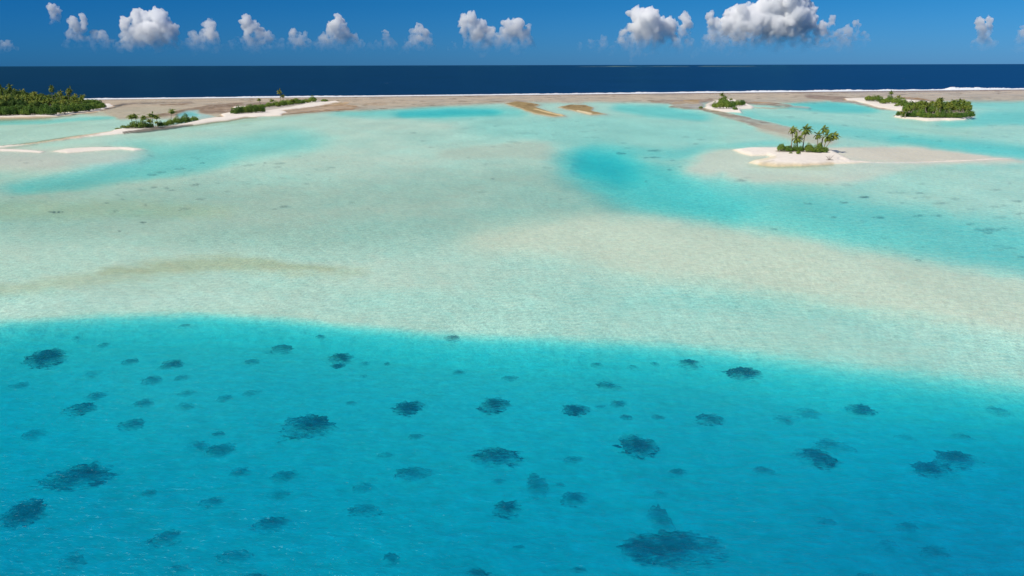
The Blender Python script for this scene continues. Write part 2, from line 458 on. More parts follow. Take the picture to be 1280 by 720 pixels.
    weeds = [(69, 263, 11, .9), (178, 276, 5, .9), (143, 261.5, 6, .45), (15, 245, 3, .6), (14, 277.5, 2, .7), (148, 287, 2, .5), (133, 252, 4, .5), (153, 247, 3, .4),
             (192, 232.6, 5, .6), (208, 233.6, 3, .7), (214, 236, 6, .4), (243, 229.4, 9, .5), (252, 199.5, 3, .8), (154, 239, 5, .35), (232, 259, 9, .4),
             (224, 261.5, 3, .5), (250, 247, 8, .35), (182, 255, 2, .4), (170, 268, 4, .35), (356, 256.5, 9, .5), (343, 260, 3, .5), (415, 208, 5, .5),
             (325, 228, 4, .4), (310, 205, 10, .35), (350, 203, 8, .3), (200, 211, 10, .4), (190, 214, 8, .45), (225, 207, 8, .4),
             (777, 187.3, 8, .55), (818, 185.3, 10, .55), (814, 193.2, 12, .6), (842, 197.4, 7, .35), (851, 205.6, 3, .4), (837, 208, 3, .6), (808, 219.6, 1.5, .6),
             (925, 223.8, 8, .4), (935, 221, 6, .3), (1010, 248.7, 7, .6), (1055, 248.6, 6, .7), (1080, 243.2, 8, .8), (1098, 265.3, 10, .6), (1043, 265, 4, .5),
             (1148, 264.2, 9, .5), (1172, 264.4, 8, .45), (1128, 250.4, 5, .35), (1176, 251.4, 11, .5), (1145, 245, 3, .4), (1214, 274.4, 7, .5),
             (1148, 320, 4, .65), (968, 281, 7, .4), (1035, 229, 4, .25), (1060, 229, 12, .2), (1120, 238, 14, .25), (1150, 238.5, 6, .4), (1195, 246, 8, .3),
             (1245, 235, 10, .35), (1272, 249, 7, .6), (1243, 256, 6, .45), (1258, 254.6, 9, .35), (1214, 258.6, 8, .3), (1236, 281, 20, .5), (1236, 284.6, 8, .5),
             (1256, 280, 6, .4), (1276, 264, 8, .4), (1250, 268, 12, .25), (1262, 302, 12, .35), (1250, 299, 9, .25), (1278, 313, 6, .6), (700, 247, 4, .3),
             (616, 222, 3, .4), (603, 238, 8, .2), (684, 208, 7, .3), (516, 165, 5, .3), (660, 165, 18, .2), (640, 176, 10, .25), (740, 170, 12, .25),
             (870, 178, 5, .4), (1130, 168, 8, .25), (1075, 168, 8, .25)]
    for _ in range(170):
        zone = rng.choice([(0, 640, 150, 300), (500, 900, 145, 185), (1080, 1330, 225, 320), (140, 420, 190, 245), (980, 1280, 140, 182), (-300, 60, 200, 300)])
        weeds.append((rng.uniform(*zone[:2]), rng.uniform(*zone[2:]), rng.uniform(1.5, 7), rng.uniform(.06, .28)))
    for (u, v, h, a_) in weeds:
        j = np.abs(s.U0 - u) < h * 2.2 + 8
        i = np.abs(s.V0 - v) < 5
        m = i & j
        if not m.any():
            continue
        tilt = 0.02 * math.sin(u * .3) - 0.03 * (u < 400)
        dv = (V[m] - v - tilt * (U[m] - u) + 1.6 * fbm(U[m] / 6, V[m] / 2, 121))
        du = U[m] - u + 5 * fbm(U[m] / 5, V[m] / .8, 123)
        th = 1.0 + 0.06 * h * (0.4 if v < 200 else 1)
        w = (1 - sstep(0.55, 1.15, np.hypot(du / h, dv / th))) * a_
        w = w * np.clip(0.75 + 2.2 * fbm(U[m] / 2.6, V[m] / .7, 127), 0, 1)
        cc = s.c[m]
        for q, cv in enumerate((0.11, 0.12, 0.10)):
            cc[:, q] = lerp(cc[:, q], cv, w)
        s.c[m] = cc

    # ---- the drop-off into the deep pool
    ev = np.interp(s.U0, [p[0] for p in EDGE], [p[1] for p in EDGE])
    under = V - ev + 3.5 * fbm(U / 60, V / 30, 61)
    kr = sstep(300, 1280, U)
    drop = sstep(-5 - 3 * kr, 15 + 24 * kr ** 2, under)
    first = 3.0 + 0.1 * kr
    mid = sstep(10, 300, under) * (2.5 + 0.9 * kr)
    side = 1.3 * sstep(240, -150, U) * sstep(10, 120, under) + 2.6 * sstep(760, 1330, U) * sstep(20, 150, under)
    deep = first + mid + side + 1.2 * fbm(U / 170, V / 70, 67) * sstep(20, 120, under)
    s.d = lerp(s.d, deep, drop)
    pt(sstep(4, 60, under) * .5, (0.62, 0.64, 0.56))
    return s


def grid_axes(fine=True):
    k = 1.0 if fine else 2.0
    w = list(np.arange(0, 40, .4 * k)) + list(np.arange(40, 130, .6 * k)) + list(np.arange(130, 360, 1.2 * k)) + \
        list(np.arange(360, 640, 2.0 * k)) + list(np.arange(640, 1500, 24))
    u = list(np.arange(-1700, -60, 24)) + list(np.arange(-60, 1340, 1.25 * k)) + list(np.arange(1340, 3000, 24))
    return np.array(u), np.array(w)


def grid_mesh(name, X, Y, Z, mat):
    n, m = X.shape
    co = np.stack([X, Y, Z], -1).reshape(-1, 3).astype(np.float32)
    idx = np.arange(n * m).reshape(n, m)
    q = np.stack([idx[:-1, :-1], idx[1:, :-1], idx[1:, 1:], idx[:-1, 1:]], -1).reshape(-1, 4)
    me = bpy.data.meshes.new(name)
    me.vertices.add(len(co)); me.vertices.foreach_set('co', co.ravel())
    me.loops.add(q.size); me.loops.foreach_set('vertex_index', q.ravel().astype(np.int32))
    me.polygons.add(len(q))
    me.polygons.foreach_set('loop_start', np.arange(0, q.size, 4, dtype=np.int32))
    me.polygons.foreach_set('use_smooth', np.ones(len(q), bool))
    me.update(calc_edges=True)
    me.materials.append(mat)
    o = bpy.data.objects.new(name, me)
    COL.objects.link(o)
    return o


# ------------------------------------------------------------------ node helpers
class NT:
    def __init__(s, name):
        s.m = bpy.data.materials.new(name)
        s.m.use_nodes = True
        s.t = s.m.node_tree
        s.t.nodes.clear()
        s.out = s.n('OutputMaterial')

    def n(s, typ, **kw):
        nd = s.t.nodes.new('ShaderNode' + typ)
        for k, v in kw.items():
            setattr(nd, k, v)
        return nd

    def l(s, a, b):
        s.t.links.new(a, b)

    def put(s, sock, v):
        if isinstance(v, bpy.types.NodeSocket): s.l(v, sock)
        elif isinstance(v, (tuple, list)) and len(v) == 3 and sock.type == 'RGBA': sock.default_value = (*v, 1)
        else: sock.default_value = v

    def math(s, op, a, b=None, c=None, clamp=False):
        nd = s.n('Math', operation=op); nd.use_clamp = clamp
        s.put(nd.inputs[0], a)
        if b is not None: s.put(nd.inputs[1], b)
        if c is not None: s.put(nd.inputs[2], c)
        return nd.outputs[0]

    def mix(s, f, a, b, blend='MIX'):
        nd = s.n('Mix'); nd.data_type = 'RGBA'; nd.blend_type = blend
        s.put(nd.inputs['Factor'], f); s.put(nd.inputs['A'], a); s.put(nd.inputs['B'], b)
        return nd.outputs['Result']

    def noise(s, vec, scale, detail=3, rough=.5, dist=0.0):
        nd = s.n('TexNoise'); s.l(vec, nd.inputs['Vector'])
        nd.inputs['Scale'].default_value = scale; nd.inputs['Detail'].default_value = detail
        nd.inputs['Roughness'].default_value = rough; nd.inputs['Distortion'].default_value = dist
        return nd.outputs['Fac']

    def rng(s, x, a, b, c=0.0, d=1.0):
        nd = s.n('MapRange'); s.put(nd.inputs['Value'], x)
        for k, v in zip(('From Min', 'From Max', 'To Min', 'To Max'), (a, b, c, d)):
            nd.inputs[k].default_value = v
        return nd.outputs[0]

    def pos(s, sc=(1, 1, 1), rot=0.0, obj=False):
        mp = s.n('Mapping'); mp.inputs['Scale'].default_value = sc; mp.inputs['Rotation'].default_value = (0, 0, rot)
        if obj: s.l(s.n('TexCoord').outputs['Object'], mp.inputs['Vector'])
        else: s.l(s.n('NewGeometry').outputs['Position'], mp.inputs['Vector'])
        return mp.outputs[0]

    def surf(s, o):
        s.l(o, s.out.inputs['Surface']); return s.m


# ------------------------------------------------------------------ materials of the setting
def mat_bed():
    b = NT('coral_sand_bed')
    at = b.n('Attribute', attribute_name='ground_colour')
    p = b.pos()
    n1 = b.rng(b.noise(p, 0.9, 5, .6), .3, .7, 0.90, 1.08)
    n2 = b.rng(b.noise(b.pos((1, .35, 1)), 0.06, 5, .55), .3, .7, .93, 1.06)
    col = b.mix(1.0, at.outputs['Color'], b.math('MULTIPLY', n1, n2), 'MULTIPLY')
    d = b.n('BsdfPrincipled'); b.put(d.inputs['Base Color'], col)
    d.inputs['Roughness'].default_value = .9; d.inputs['Specular IOR Level'].default_value = .15
    bump = b.n('Bump'); bump.inputs['Distance'].default_value = .10; bump.inputs['Strength'].default_value = .6
    b.l(b.noise(b.pos((1, 1.8, 1), .4), 1.3, 3, .55, .6), bump.inputs['Height'])
    b.l(bump.outputs[0], d.inputs['Normal'])
    return b.surf(d.outputs[0])


KD = (1.30, 0.235, 0.155)


def mat_lagoon():
    b = NT('lagoon_water')
    at = b.n('Attribute', attribute_name='depth')
    # wind ripples (metres): long-crested, seen in three sizes
    a = b.noise(b.pos((1, 1.9, 1), .35), 0.95, 3, .55, .5)
    c = b.noise(b.pos((1, 2.4, 1), -.25), 0.34, 3, .5, .4)
    e = b.noise(b.pos((1, 1.6, 1), .15), 3.1, 3, .6, .3)
    h = b.math('ADD', b.math('MULTIPLY', a, .5), b.math('ADD', b.math('MULTIPLY', c, .7), b.math('MULTIPLY', e, .22)))
    hc = b.math('SUBTRACT', h, .71)
    # crests are thicker water than troughs, so the bed's colour shifts along the ripples
    wob = b.math('MULTIPLY', hc, b.rng(at.outputs['Fac'], 0.05, 1.2, 0.15, 1.6))
    dep = b.math('MAXIMUM', b.math('ADD', at.outputs['Fac'], wob), 0.0)
    half = b.math('MULTIPLY', dep, .5)
    # net of wave-focused sunlight painted into the transmission colour, strongest over shallow sand
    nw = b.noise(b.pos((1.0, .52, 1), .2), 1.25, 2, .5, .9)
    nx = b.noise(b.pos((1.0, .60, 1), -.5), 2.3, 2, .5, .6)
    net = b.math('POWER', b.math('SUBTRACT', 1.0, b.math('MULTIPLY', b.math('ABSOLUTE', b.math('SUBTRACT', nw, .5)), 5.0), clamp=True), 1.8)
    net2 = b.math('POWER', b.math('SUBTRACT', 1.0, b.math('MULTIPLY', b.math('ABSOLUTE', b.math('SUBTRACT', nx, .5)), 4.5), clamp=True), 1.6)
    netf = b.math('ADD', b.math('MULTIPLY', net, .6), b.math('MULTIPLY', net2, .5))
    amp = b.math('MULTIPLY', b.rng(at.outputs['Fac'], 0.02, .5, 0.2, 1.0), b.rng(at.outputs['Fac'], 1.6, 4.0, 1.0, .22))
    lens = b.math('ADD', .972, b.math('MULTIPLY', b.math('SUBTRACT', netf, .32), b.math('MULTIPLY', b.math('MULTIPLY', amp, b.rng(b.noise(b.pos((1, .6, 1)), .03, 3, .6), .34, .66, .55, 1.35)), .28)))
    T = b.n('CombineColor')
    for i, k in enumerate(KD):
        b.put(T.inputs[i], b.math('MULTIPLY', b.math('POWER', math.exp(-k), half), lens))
    murk = b.math('SUBTRACT', 1.0, b.math('POWER', math.exp(-.22), dep))
    rip = b.math('ADD', 1.0, b.math('MULTIPLY', hc, 1.5))  # wave-focused light painted into the scatter colour as ripple streaks
    S = b.mix(b.math('MULTIPLY', murk, rip), (0, 0, 0), (0.001, 0.122, 0.215))
    tr = b.n('BsdfTransparent'); b.l(T.outputs[0], tr.inputs[0])
    df = b.n('BsdfDiffuse'); b.l(S, df.inputs[0])
    add = b.n('AddShader'); b.l(tr.outputs[0], add.inputs[0]); b.l(df.outputs[0], add.inputs[1])
    bump = b.n('Bump'); bump.inputs['Distance'].default_value = .5; bump.inputs['Strength'].default_value = 1.0
    b.l(h, bump.inputs['Height'])
    b.l(bump.outputs[0], df.inputs['Normal'])
    gl = b.n('BsdfGlossy'); gl.inputs['Roughness'].default_value = .14
    gl.inputs['Color'].default_value = (.60, .94, 1, 1)
    b.l(bump.outputs[0], gl.inputs['Normal'])
    fr = b.n('Fresnel'); fr.inputs['IOR'].default_value = 1.33; b.l(bump.outputs[0], fr.inputs['Normal'])
    # polarised light off the sea: only a share of the mirror image remains
    fac = b.math('MINIMUM', b.math('MULTIPLY', fr.outputs[0], .65), .15)
    mx = b.n('MixShader'); b.l(fac, mx.inputs[0]); b.l(add.outputs[0], mx.inputs[1]); b.l(gl.outputs[0], mx.inputs[2])
    return b.surf(mx.outputs[0])


def mat_ocean():
    b = NT('ocean_water')
    a = b.noise(b.pos((1, .10, 1), .04), 0.09, 6, .72, .3)
    c = b.noise(b.pos((1, .4, 1), -.2), 0.006, 4, .55, .3)
    cap = b.noise(b.pos((1, .30, 1), .1), 0.045, 4, .6)
    m = b.math('MULTIPLY', b.rng(cap, .715, .75), 1.0, clamp=True)
    base = b.mix(b.rng(b.math('ADD', b.math('MULTIPLY', a, .6), b.math('MULTIPLY', c, .4)), .41, .59), (0.0004, 0.0030, 0.012), (0.0014, 0.009, 0.036))
    col = b.mix(b.math('MULTIPLY', m, .6), base, (.35, .5, .6))
    df = b.n('BsdfDiffuse'); b.put(df.inputs[0], col)
    bump = b.n('Bump'); bump.inputs['Distance'].default_value = 1.5; bump.inputs['Strength'].default_value = .6
    b.l(a, bump.inputs['Height'])
    gl = b.n('BsdfGlossy'); gl.inputs['Roughness'].default_value = .32; gl.inputs['Color'].default_value = (.14, .74, 1.0, 1); b.l(bump.outputs[0], gl.inputs['Normal'])
    fr = b.n('Fresnel'); fr.inputs['IOR'].default_value = 1.33; b.l(bump.outputs[0], fr.inputs['Normal'])
    fac = b.math('MINIMUM', b.math('MULTIPLY', fr.outputs[0], .6), .32)
    mx = b.n('MixShader'); b.l(fac, mx.inputs[0]); b.l(df.outputs[0], mx.inputs[1]); b.l(gl.outputs[0], mx.inputs[2])
    return b.surf(mx.outputs[0])


def mat_simple(name, col, rough=.9, var=None, scale=2.0, bump=0.0, bscale=4.0):
    b = NT(name)
    d = b.n('BsdfPrincipled'); d.inputs['Roughness'].default_value = rough
    d.inputs['Specular IOR Level'].default_value = .2
    p = b.pos()
    c = col if var is None else b.mix(b.rng(b.noise(p, scale, 4, .6), .32, .68), col, var)
    b.put(d.inputs['Base Color'], c)
    if bump:
        bp = b.n('Bump'); bp.inputs['Distance'].default_value = bump
        b.l(b.noise(p, bscale, 4, .6), bp.inputs['Height']); b.l(bp.outputs[0], d.inputs['Normal'])
    return b.surf(d.outputs[0])


def mat_leaf(name, c1, c2, c3, scale=.7, trans=.28):
    b = NT(name)
    info = b.n('ObjectInfo')
    p = b.pos()
    n = b.rng(b.noise(p, scale, 3, .6), .33, .67)
    col = b.mix(n, c1, c2)
    r = b.math('MULTIPLY', b.rng(info.outputs['Random'], .35, 1.0), b.rng(b.noise(p, scale * 3.1, 2, .5), .4, .7), clamp=True)
    col = b.mix(r, col, c3)
    d = b.n('BsdfPrincipled'); b.put(d.inputs['Base Color'], col)
    d.inputs['Roughness'].default_value = .55; d.inputs['Specular IOR Level'].default_value = .3
    t = b.n('BsdfTranslucent'); b.put(t.inputs[0], col)
    mx = b.n('MixShader'); mx.inputs[0].default_value = trans
    b.l(d.outputs[0], mx.inputs[1]); b.l(t.outputs[0], mx.inputs[2])
    return b.surf(mx.outputs[0])


# ------------------------------------------------------------------ clouds
CLOUD_R = 30000.0


def cloud_mat(name, dens, z0, z1, thr, seed):
    b = NT(name)
    p = b.pos()
    sep = b.n('SeparateXYZ'); b.l(p, sep.inputs[0])
    n = b.noise(b.pos((1, 1, 1), seed), 1 / 300, 6, .62)
    hgt = b.rng(sep.outputs[2], z0, z1)
    thr_ = b.math('SUBTRACT', thr + .15, b.math('MULTIPLY', hgt, .17))
    k = b.math('DIVIDE', b.math('SUBTRACT', n, thr_), .10, clamp=True)
    d = b.math('MULTIPLY', b.math("MULTIPLY", k, dens * .34), b.math('ADD', .03, b.math('MULTIPLY', b.math('POWER', hgt, 1.75), .97)))
    v = b.n('VolumePrincipled'); v.inputs['Color'].default_value = (1, 1, 1, 1)
    v.inputs['Anisotropy'].default_value = 0.0
    b.l(d, v.inputs['Density'])
    b.l(v.outputs[0], b.out.inputs['Volume'])
    b.m.cycles.volume_step_rate = .12
    return b.m


def sky_point(u, v, R=CLOUD_R):
    d = R3 @ np.array([(u - 640) / F, -(v - 360) / F, -1.0])
    return Vector((d[0] / d[1] * R, R, H + d[2] / d[1] * R))


PX = CLOUD_R / F
_b = bmesh.new(); bmesh.ops.create_icosphere(_b, subdivisions=2, radius=1.0)
ICO = (np.array([v.co[:] for v in _b.verts]), np.array([[v.index for v in f.verts] for f in _b.faces])); _b.free()


def cloud(label, towers, dens=.03, thr=.36, seed=0, base=63, bumps=1.0, voxel=.75):
    r = random.Random(seed)
    S = []

    def kids(c, rad, lvl):
        if lvl == 0 or rad < 1.1 * PX: return
        for _ in range(7 if lvl == 2 else 5):
            d = Vector((r.gauss(0, 1), r.gauss(0, .8), r.gauss(.35, .9))).normalized()
            rr = rad * r.uniform(.26, .55)
            cc = c + d * rad * r.uniform(.8, 1.12)
            S.append((cc, rr)); kids(cc, rr, lvl - 1)

    for (u, vt, rp) in towers:
        top = vt + rp
        v = top; k = 0
        while True:
            q = rp * (1 - .04 * k) * r.uniform(.75, 1.1)
            c = sky_point(u + r.uniform(-.5, .5) * rp * (k > 0), v) + Vector((0, r.uniform(-.8, .8) * rp * PX, 0))
            S.append((c, q * PX)); kids(c, q * PX, 2)
            if v > base - rp * .8: break
            v += q * .8; k += 1
    V = []; T = []; n0 = 0
    for c, rad in S:
        sv_, st_ = ICO
        V.append(sv_ * rad + np.array(c - S[0][0])); T.append(st_ + n0); n0 += len(sv_)
    V = np.concatenate(V).astype(np.float32); T = np.concatenate(T).astype(np.int32)
    me = bpy.data.meshes.new('cloud')
    me.vertices.add(len(V)); me.vertices.foreach_set('co', V.ravel())
    me.loops.add(T.size); me.loops.foreach_set('vertex_index', T.ravel())
    me.polygons.add(len(T)); me.polygons.foreach_set('loop_start', np.arange(0, T.size, 3, dtype=np.int32))
    me.update(calc_edges=True)
    o = bpy.data.objects.new('cloud', me); COL.objects.link(o)
    md = o.modifiers.new('union', 'REMESH'); md.mode = 'VOXEL'; md.voxel_size = voxel * PX
    dg = bpy.context.evaluated_depsgraph_get()
    me2 = bpy.data.meshes.new_from_object(o.evaluated_get(dg))
    o.modifiers.clear(); o.data = me2; me2.name = 'cloud'
    o.location = S[0][0]
    zb = sky_point(640, base + 1).z; zt = sky_point(640, base - 38).z
    me2.materials.clear(); me2.materials.append(cloud_mat('cumulus_vapour', dens, zb, zt, thr, seed))
    tag(o, label, 'cloud', 'cumulus clouds above the horizon')
    return o


cloud('small grey-white cloud cut by the left picture edge low over the sea', [(-14, 52, 8), (2, 54, 5), (12, 51, 4), (19, 56, 4), (7, 51, 5)], .05, .34, 1)
cloud('tiny high puff in the upper left sky', [(66, 6, 4), (70, 10, 4), (69, 16, 4)], .05, .34, 2, base=34)
cloud('small broken cloud with a thin raised knob, left of the first big cloud', [(93, 22, 7), (104, 17, 4), (88, 40, 5), (100, 44, 6), (118, 42, 7), (130, 40, 7), (110, 46, 7), (84, 50, 5)], .026, .38, 3, base=60)
cloud('first big billowing cloud at the left with a double peak', [(197, 9, 9), (182, 14, 8), (168, 12, 7), (156, 22, 5), (208, 22, 9), (216, 32, 8), (190, 30, 14), (172, 36, 12), (150, 50, 5), (160, 40, 8)], .03, .34, 4)
cloud('medium cloud with one upright head right of the first big one', [(261, 25, 6), (254, 34, 8), (268, 36, 8), (240, 36, 6), (246, 44, 7)], .025, .37, 5)
cloud('cloud slanting down to the right from a raised left head', [(309, 20, 6), (316, 27, 7), (325, 32, 8), (334, 38, 6), (320, 42, 7), (334, 45, 7), (343, 50, 4)], .028, .345, 6)
cloud('small twin-headed cloud low over the sea', [(366, 35, 5), (371, 41, 6), (382, 39, 3), (384, 48, 5), (374, 46, 6)], .03, .355, 7)
cloud('steep-peaked white cloud above the long low islet', [(424, 17, 5.5), (420, 25, 8), (430, 32, 8), (412, 33, 5), (404, 43, 6), (442, 42, 7), (452, 50, 6)], .028, .35, 8)
cloud('small faint single puff between two brighter clouds', [(482, 37, 4), (486, 42, 4), (492, 50, 4)], .028, .36, 9)
cloud('compact mushroom-shaped cloud left of centre', [(524, 29, 6), (518, 35, 6), (531, 36, 6), (514, 50, 6), (536, 42, 6), (524, 46, 10)], .028, .34, 10)
cloud('tiny faint puff just left of the large central cloud', [(564, 52, 4), (570, 54, 4)], .035, .35, 11)
cloud('large central cloud with a tilted left peak and a broad right shoulder', [(580, 17, 5), (590, 16, 6), (599, 26, 8), (610, 32, 9), (600, 40, 12), (618, 40, 10), (634, 24, 7), (648, 22, 9), (655, 34, 9), (642, 36, 10), (664, 50, 7)], .028, .35, 12)
cloud('faint ragged low cloud trailing left of the broad domed cloud', [(724, 52, 4), (738, 49, 5), (748, 49, 5)], .022, .38, 13)
cloud('broad domed bright cloud right of centre', [(797, 8, 11), (812, 7, 10), (808, 20, 14), (822, 20, 9), (790, 30, 8), (780, 40, 8), (800, 36, 15), (770, 50, 6), (820, 44, 10), (836, 20, 8), (842, 42, 8)], .032, .36, 14)
cloud('narrow curved tower cloud right of the broad domed one', [(856, 16, 5), (860, 24, 4), (852, 31, 5), (842, 32, 4), (850, 48, 6), (862, 46, 6)], .026, .36, 15)
cloud('leaning tower cloud at the left foot of the giant cloud', [(888, 14, 4.5), (896, 22, 5), (902, 30, 6), (892, 38, 5), (906, 40, 6), (880, 50, 6)], .028, .36, 16)
cloud('giant towering bright cloud reaching out of the top of the picture', [(915, 9, 9), (926, 5, 10), (938, 5, 10), (948, 14, 8), (922, 20, 12), (938, 22, 12), (908, 20, 6), (955, -2, 11), (968, -12, 12), (985, -18, 14), (1000, -12, 12), (1010, 2, 8), (990, 6, 13), (974, 12, 12), (1002, 16, 9), (1016, 17, 7), (1026, 26, 7), (1012, 32, 9), (1030, 38, 6), (996, 36, 8), (975, 36, 8), (955, 34, 8), (938, 40, 8), (920, 40, 7), (903, 44, 6), (1020, 46, 7), (890, 52, 5)], .034, .375, 17)
cloud('faint wispy cloud right beside the giant one', [(1040, 18, 4), (1048, 36, 6), (1058, 33, 7), (1064, 46, 6), (1044, 46, 8), (1056, 44, 8)], .022, .37, 18)
cloud('faint upright ragged puff, second to the right of the giant cloud', [(1070, 25, 4), (1081, 38, 4), (1077, 47, 6)], .024, .36, 19, base=60)
cloud('tiny faint wisp in the open sky right of the giant cloud', [(1100, 40, 4), (1106, 44, 3)], .010, .42, 20, base=52)
cloud('smallest wisp in the open sky left of the two-part upright cloud', [(1136, 51, 3.2)], .012, .36, 24, base=55)
cloud('small two-part upright cloud in the right-hand sky', [(1225, 21, 5), (1236, 20, 4), (1230, 28, 5), (1230, 41, 7), (1238, 46, 6), (1218, 50, 5)], .030, .345, 21)
cloud('thin low hazy cloud bank under the first big clouds at the left', [(u_, 52 + 4 * math.sin(u_ * .21), 6.5) for u_ in range(118, 350, 11)], .014, .385, 31, base=64)
cloud('thin low hazy cloud bank under the small clouds left of centre', [(u_, 54 + 4 * math.sin(u_ * .17), 6) for u_ in range(352, 548, 11)], .012, .39, 32, base=64)
cloud('thin low hazy cloud bank round the foot of the giant cloud', [(u_, 50 + 5 * math.sin(u_ * .19), 8) for u_ in range(742, 1076, 13)], .016, .375, 33, base=65)
cloud('cloud cut by the right picture edge', [(1276, 38, 5), (1286, 30, 9), (1280, 46, 8), (1300, 40, 10)], .022, .37, 22)

# ------------------------------------------------------------------ bed, water, ocean
u_ax, w_ax = grid_axes(True)
UU, WW = np.meshgrid(u_ax, w_ax)
VV = vreef(UU) + WW
S0 = survey(UU, VV)
gx, gy = ground(UU, VV)
Z = -S0.d
far = sstep(60, 25, WW)
Z = Z + 0.03 * fbm(gx / 5, gy / 5, 201) * (S0.d < 2) + 0.10 * fbm(gx / 9, gy / 9, 205) * S0.land
Z = np.where(S0.d > 1.5, Z + 0.25 * fbm(gx / 8, gy / 8, 203), Z)
bed = grid_mesh('lagoon_bed', gx, gy, Z, mat_bed())
ca = bed.data.color_attributes.new('ground_colour', 'FLOAT_COLOR', 'POINT')
ca.data.foreach_set('color', np.concatenate([S0.c, np.ones(UU.shape + (1,))], -1).astype(np.float32).ravel())
tag(bed, kind='structure')

u2, w2 = grid_axes(False)
U2, W2 = np.meshgrid(u2, w2)
V2 = vreef(U2) + W2
S2 = survey(U2, V2)
hx, hy = ground(U2, V2)
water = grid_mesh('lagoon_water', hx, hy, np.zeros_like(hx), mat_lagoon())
da = water.data.attributes.new('depth', 'FLOAT', 'POINT')
da.data.foreach_set('value', np.maximum(S2.d, 0).astype(np.float32).ravel())
tag(water, kind='structure')

ux = np.arange(-1700, 3001, 20.0)
mult = np.array([1, 1.02, 1.06, 1.15, 1.3, 1.6, 2, 3, 5, 9, 20, 60, 180.])
ox, oy = ground(ux, vreef(ux))
OX = ox[None, :] * mult[:, None]; OY = oy[None, :] * mult[:, None]
ocean = grid_mesh('ocean', OX[::-1], OY[::-1], np.zeros_like(OX), mat_ocean())
tag(ocean, kind='structure')
# sea floor falling away beyond the reef crest
RX = ox[None, :] * np.array([1, 1.01, 1.2, 2.0])[:, None]; RY = oy[None, :] * np.array([1, 1.01, 1.2, 2.0])[:, None]
RZ = np.repeat(np.array([-.12, -6, -40, -120.])[:, None], len(ux), 1)
slope = grid_mesh('reef_slope', RX[::-1], RY[::-1], RZ[::-1], mat_simple('reef_rock', (.25, .2, .15)))
tag(slope, kind='structure')


def bed_level(us, vs):
    s = survey(np.array([us], float), np.array([vs], float))
    return -s.d[0]


# ------------------------------------------------------------------ surf on the reef crest
def make_surf():
    us = np.arange(-1500, 2800, 1.0)
    x, y = ground(us, vreef(us))
    r = np.hypot(x, y)
    nx, ny = x / r, y / r
    n = fbm(us / 40, us * 0, 301) + 0.5
    n2 = fbm(us / 6, us * 0, 305) + 0.5
    seg = np.interp(us, [-300, 0, 96, 100, 112, 122, 250, 262, 300, 420, 510, 530, 780, 930, 950, 960, 985, 1180, 1188, 1210, 1240, 1280, 1500],
                    [.8, .8, 1., .9, .5, 1.1, .55, .95, 1., .75, .55, .95, 1.05, 1.3, 1.9, 1.4, 1.6, 1.2, 2.2, 2.2, 1.3, 1.3, 1.5])
    h = seg * (0.35 + .9 * n) * (0.5 + .9 * n2)
    h = np.clip(h, .12, 4) * (r / 960)
    prof = [(-16, 0.0, 0), (-9, .16, 1), (-3, .5, 1), (0, 1.0, 1), (1.8, .95, 1), (4, .45, 1), (9, .12, 1), (16, -.05, 0)]
    X = []; Y = []; Zs = []
    for i, (off, hh, k) in enumerate(prof):
        j = fbm(us / 4, us * 0 + i * 3.3, 311) * 5 * k
        X.append(x + nx * (off + j)); Y.append(y + ny * (off + j)); Zs.append(h * hh * (1 + .5 * fbm(us / 2.2, us * 0 + i, 317)) + .015)
    b = NT('sea_foam')
    d = b.n('BsdfPrincipled'); b.put(d.inputs['Base Color'], b.mix(b.rng(b.noise(b.pos(), .25, 4, .6), .3, .6), (.62, .72, .76), (.88, .88, .88)))
    d.inputs['Roughness'].default_value = .7
    o = grid_mesh('surf', np.array(X)[::-1], np.array(Y)[::-1], np.array(Zs)[::-1], b.surf(d.outputs[0]))
    tag(o, 'white line of breaking surf along the outer edge of the reef', 'surf', kind='stuff')


make_surf()

# ------------------------------------------------------------------ vegetation meshes
M_FROND = mat_leaf('palm_frond', (.12, .20, .032), (.27, .33, .048), (.50, .45, .075), .8, .40)
M_DEAD = mat_simple('dry_frond', (.26, .19, .08), .9, (.16, .11, .05))
M_LEAF = mat_leaf('shrub_leaf', (.075, .17, .028), (.18, .31, .045), (.34, .40, .065), .35, .36)
M_LEAF2 = mat_leaf('bright_shrub_leaf', (.16, .27, .042), (.28, .39, .06), (.42, .44, .08), .4, .38)
M_TREE = mat_leaf('grove_leaf', (.06, .14, .025), (.16, .25, .038), (.31, .34, .055), .22, .34)
M_TRUNK = mat_simple('palm_trunk', (.42, .37, .29), .9, (.28, .24, .18), 3.0, .05)
M_WOOD = mat_simple('branch_wood', (.16, .12, .08), .9, (.10, .08, .06), 3.0, .03)
M_NUT = mat_simple('coconut', (.20, .17, .04), .6, (.15, .09, .03), 1.0)
M_DRIFT = mat_simple('driftwood', (.42, .37, .32), .9, (.25, .21, .18), 2.0, .02)


def mesh_from(name, vs, fs, mats, mi=None, smooth=False):
    me = bpy.data.meshes.new(name)
    me.from_pydata([tuple(v) for v in vs], [], fs)
    for m in mats: me.materials.append(m)
    if mi: me.polygons.foreach_set('material_index', mi)
    if smooth: me.polygons.foreach_set('use_smooth', [True] * len(fs))
    me.update()
    return me


def tube(vs, fs, pts, rad, n=7):
    base = len(vs)
    for i, p in enumerate(pts):
        d = (pts[min(i + 1, len(pts) - 1)] - pts[max(i - 1, 0)]).normalized()
        a = d.orthogonal().normalized(); c = d.cross(a)
        for k in range(n):
            t = 2 * math.pi * k / n
            vs.append(p + (a * math.cos(t) + c * math.sin(t)) * rad[i])
    for i in range(len(pts) - 1):
        for k in range(n):
            fs.append((base + i * n + k, base + i * n + (k + 1) % n, base + (i + 1) * n + (k + 1) % n, base + (i + 1) * n + k))
    fs.append(tuple(base + (len(pts) - 1) * n + k for k in range(n)))


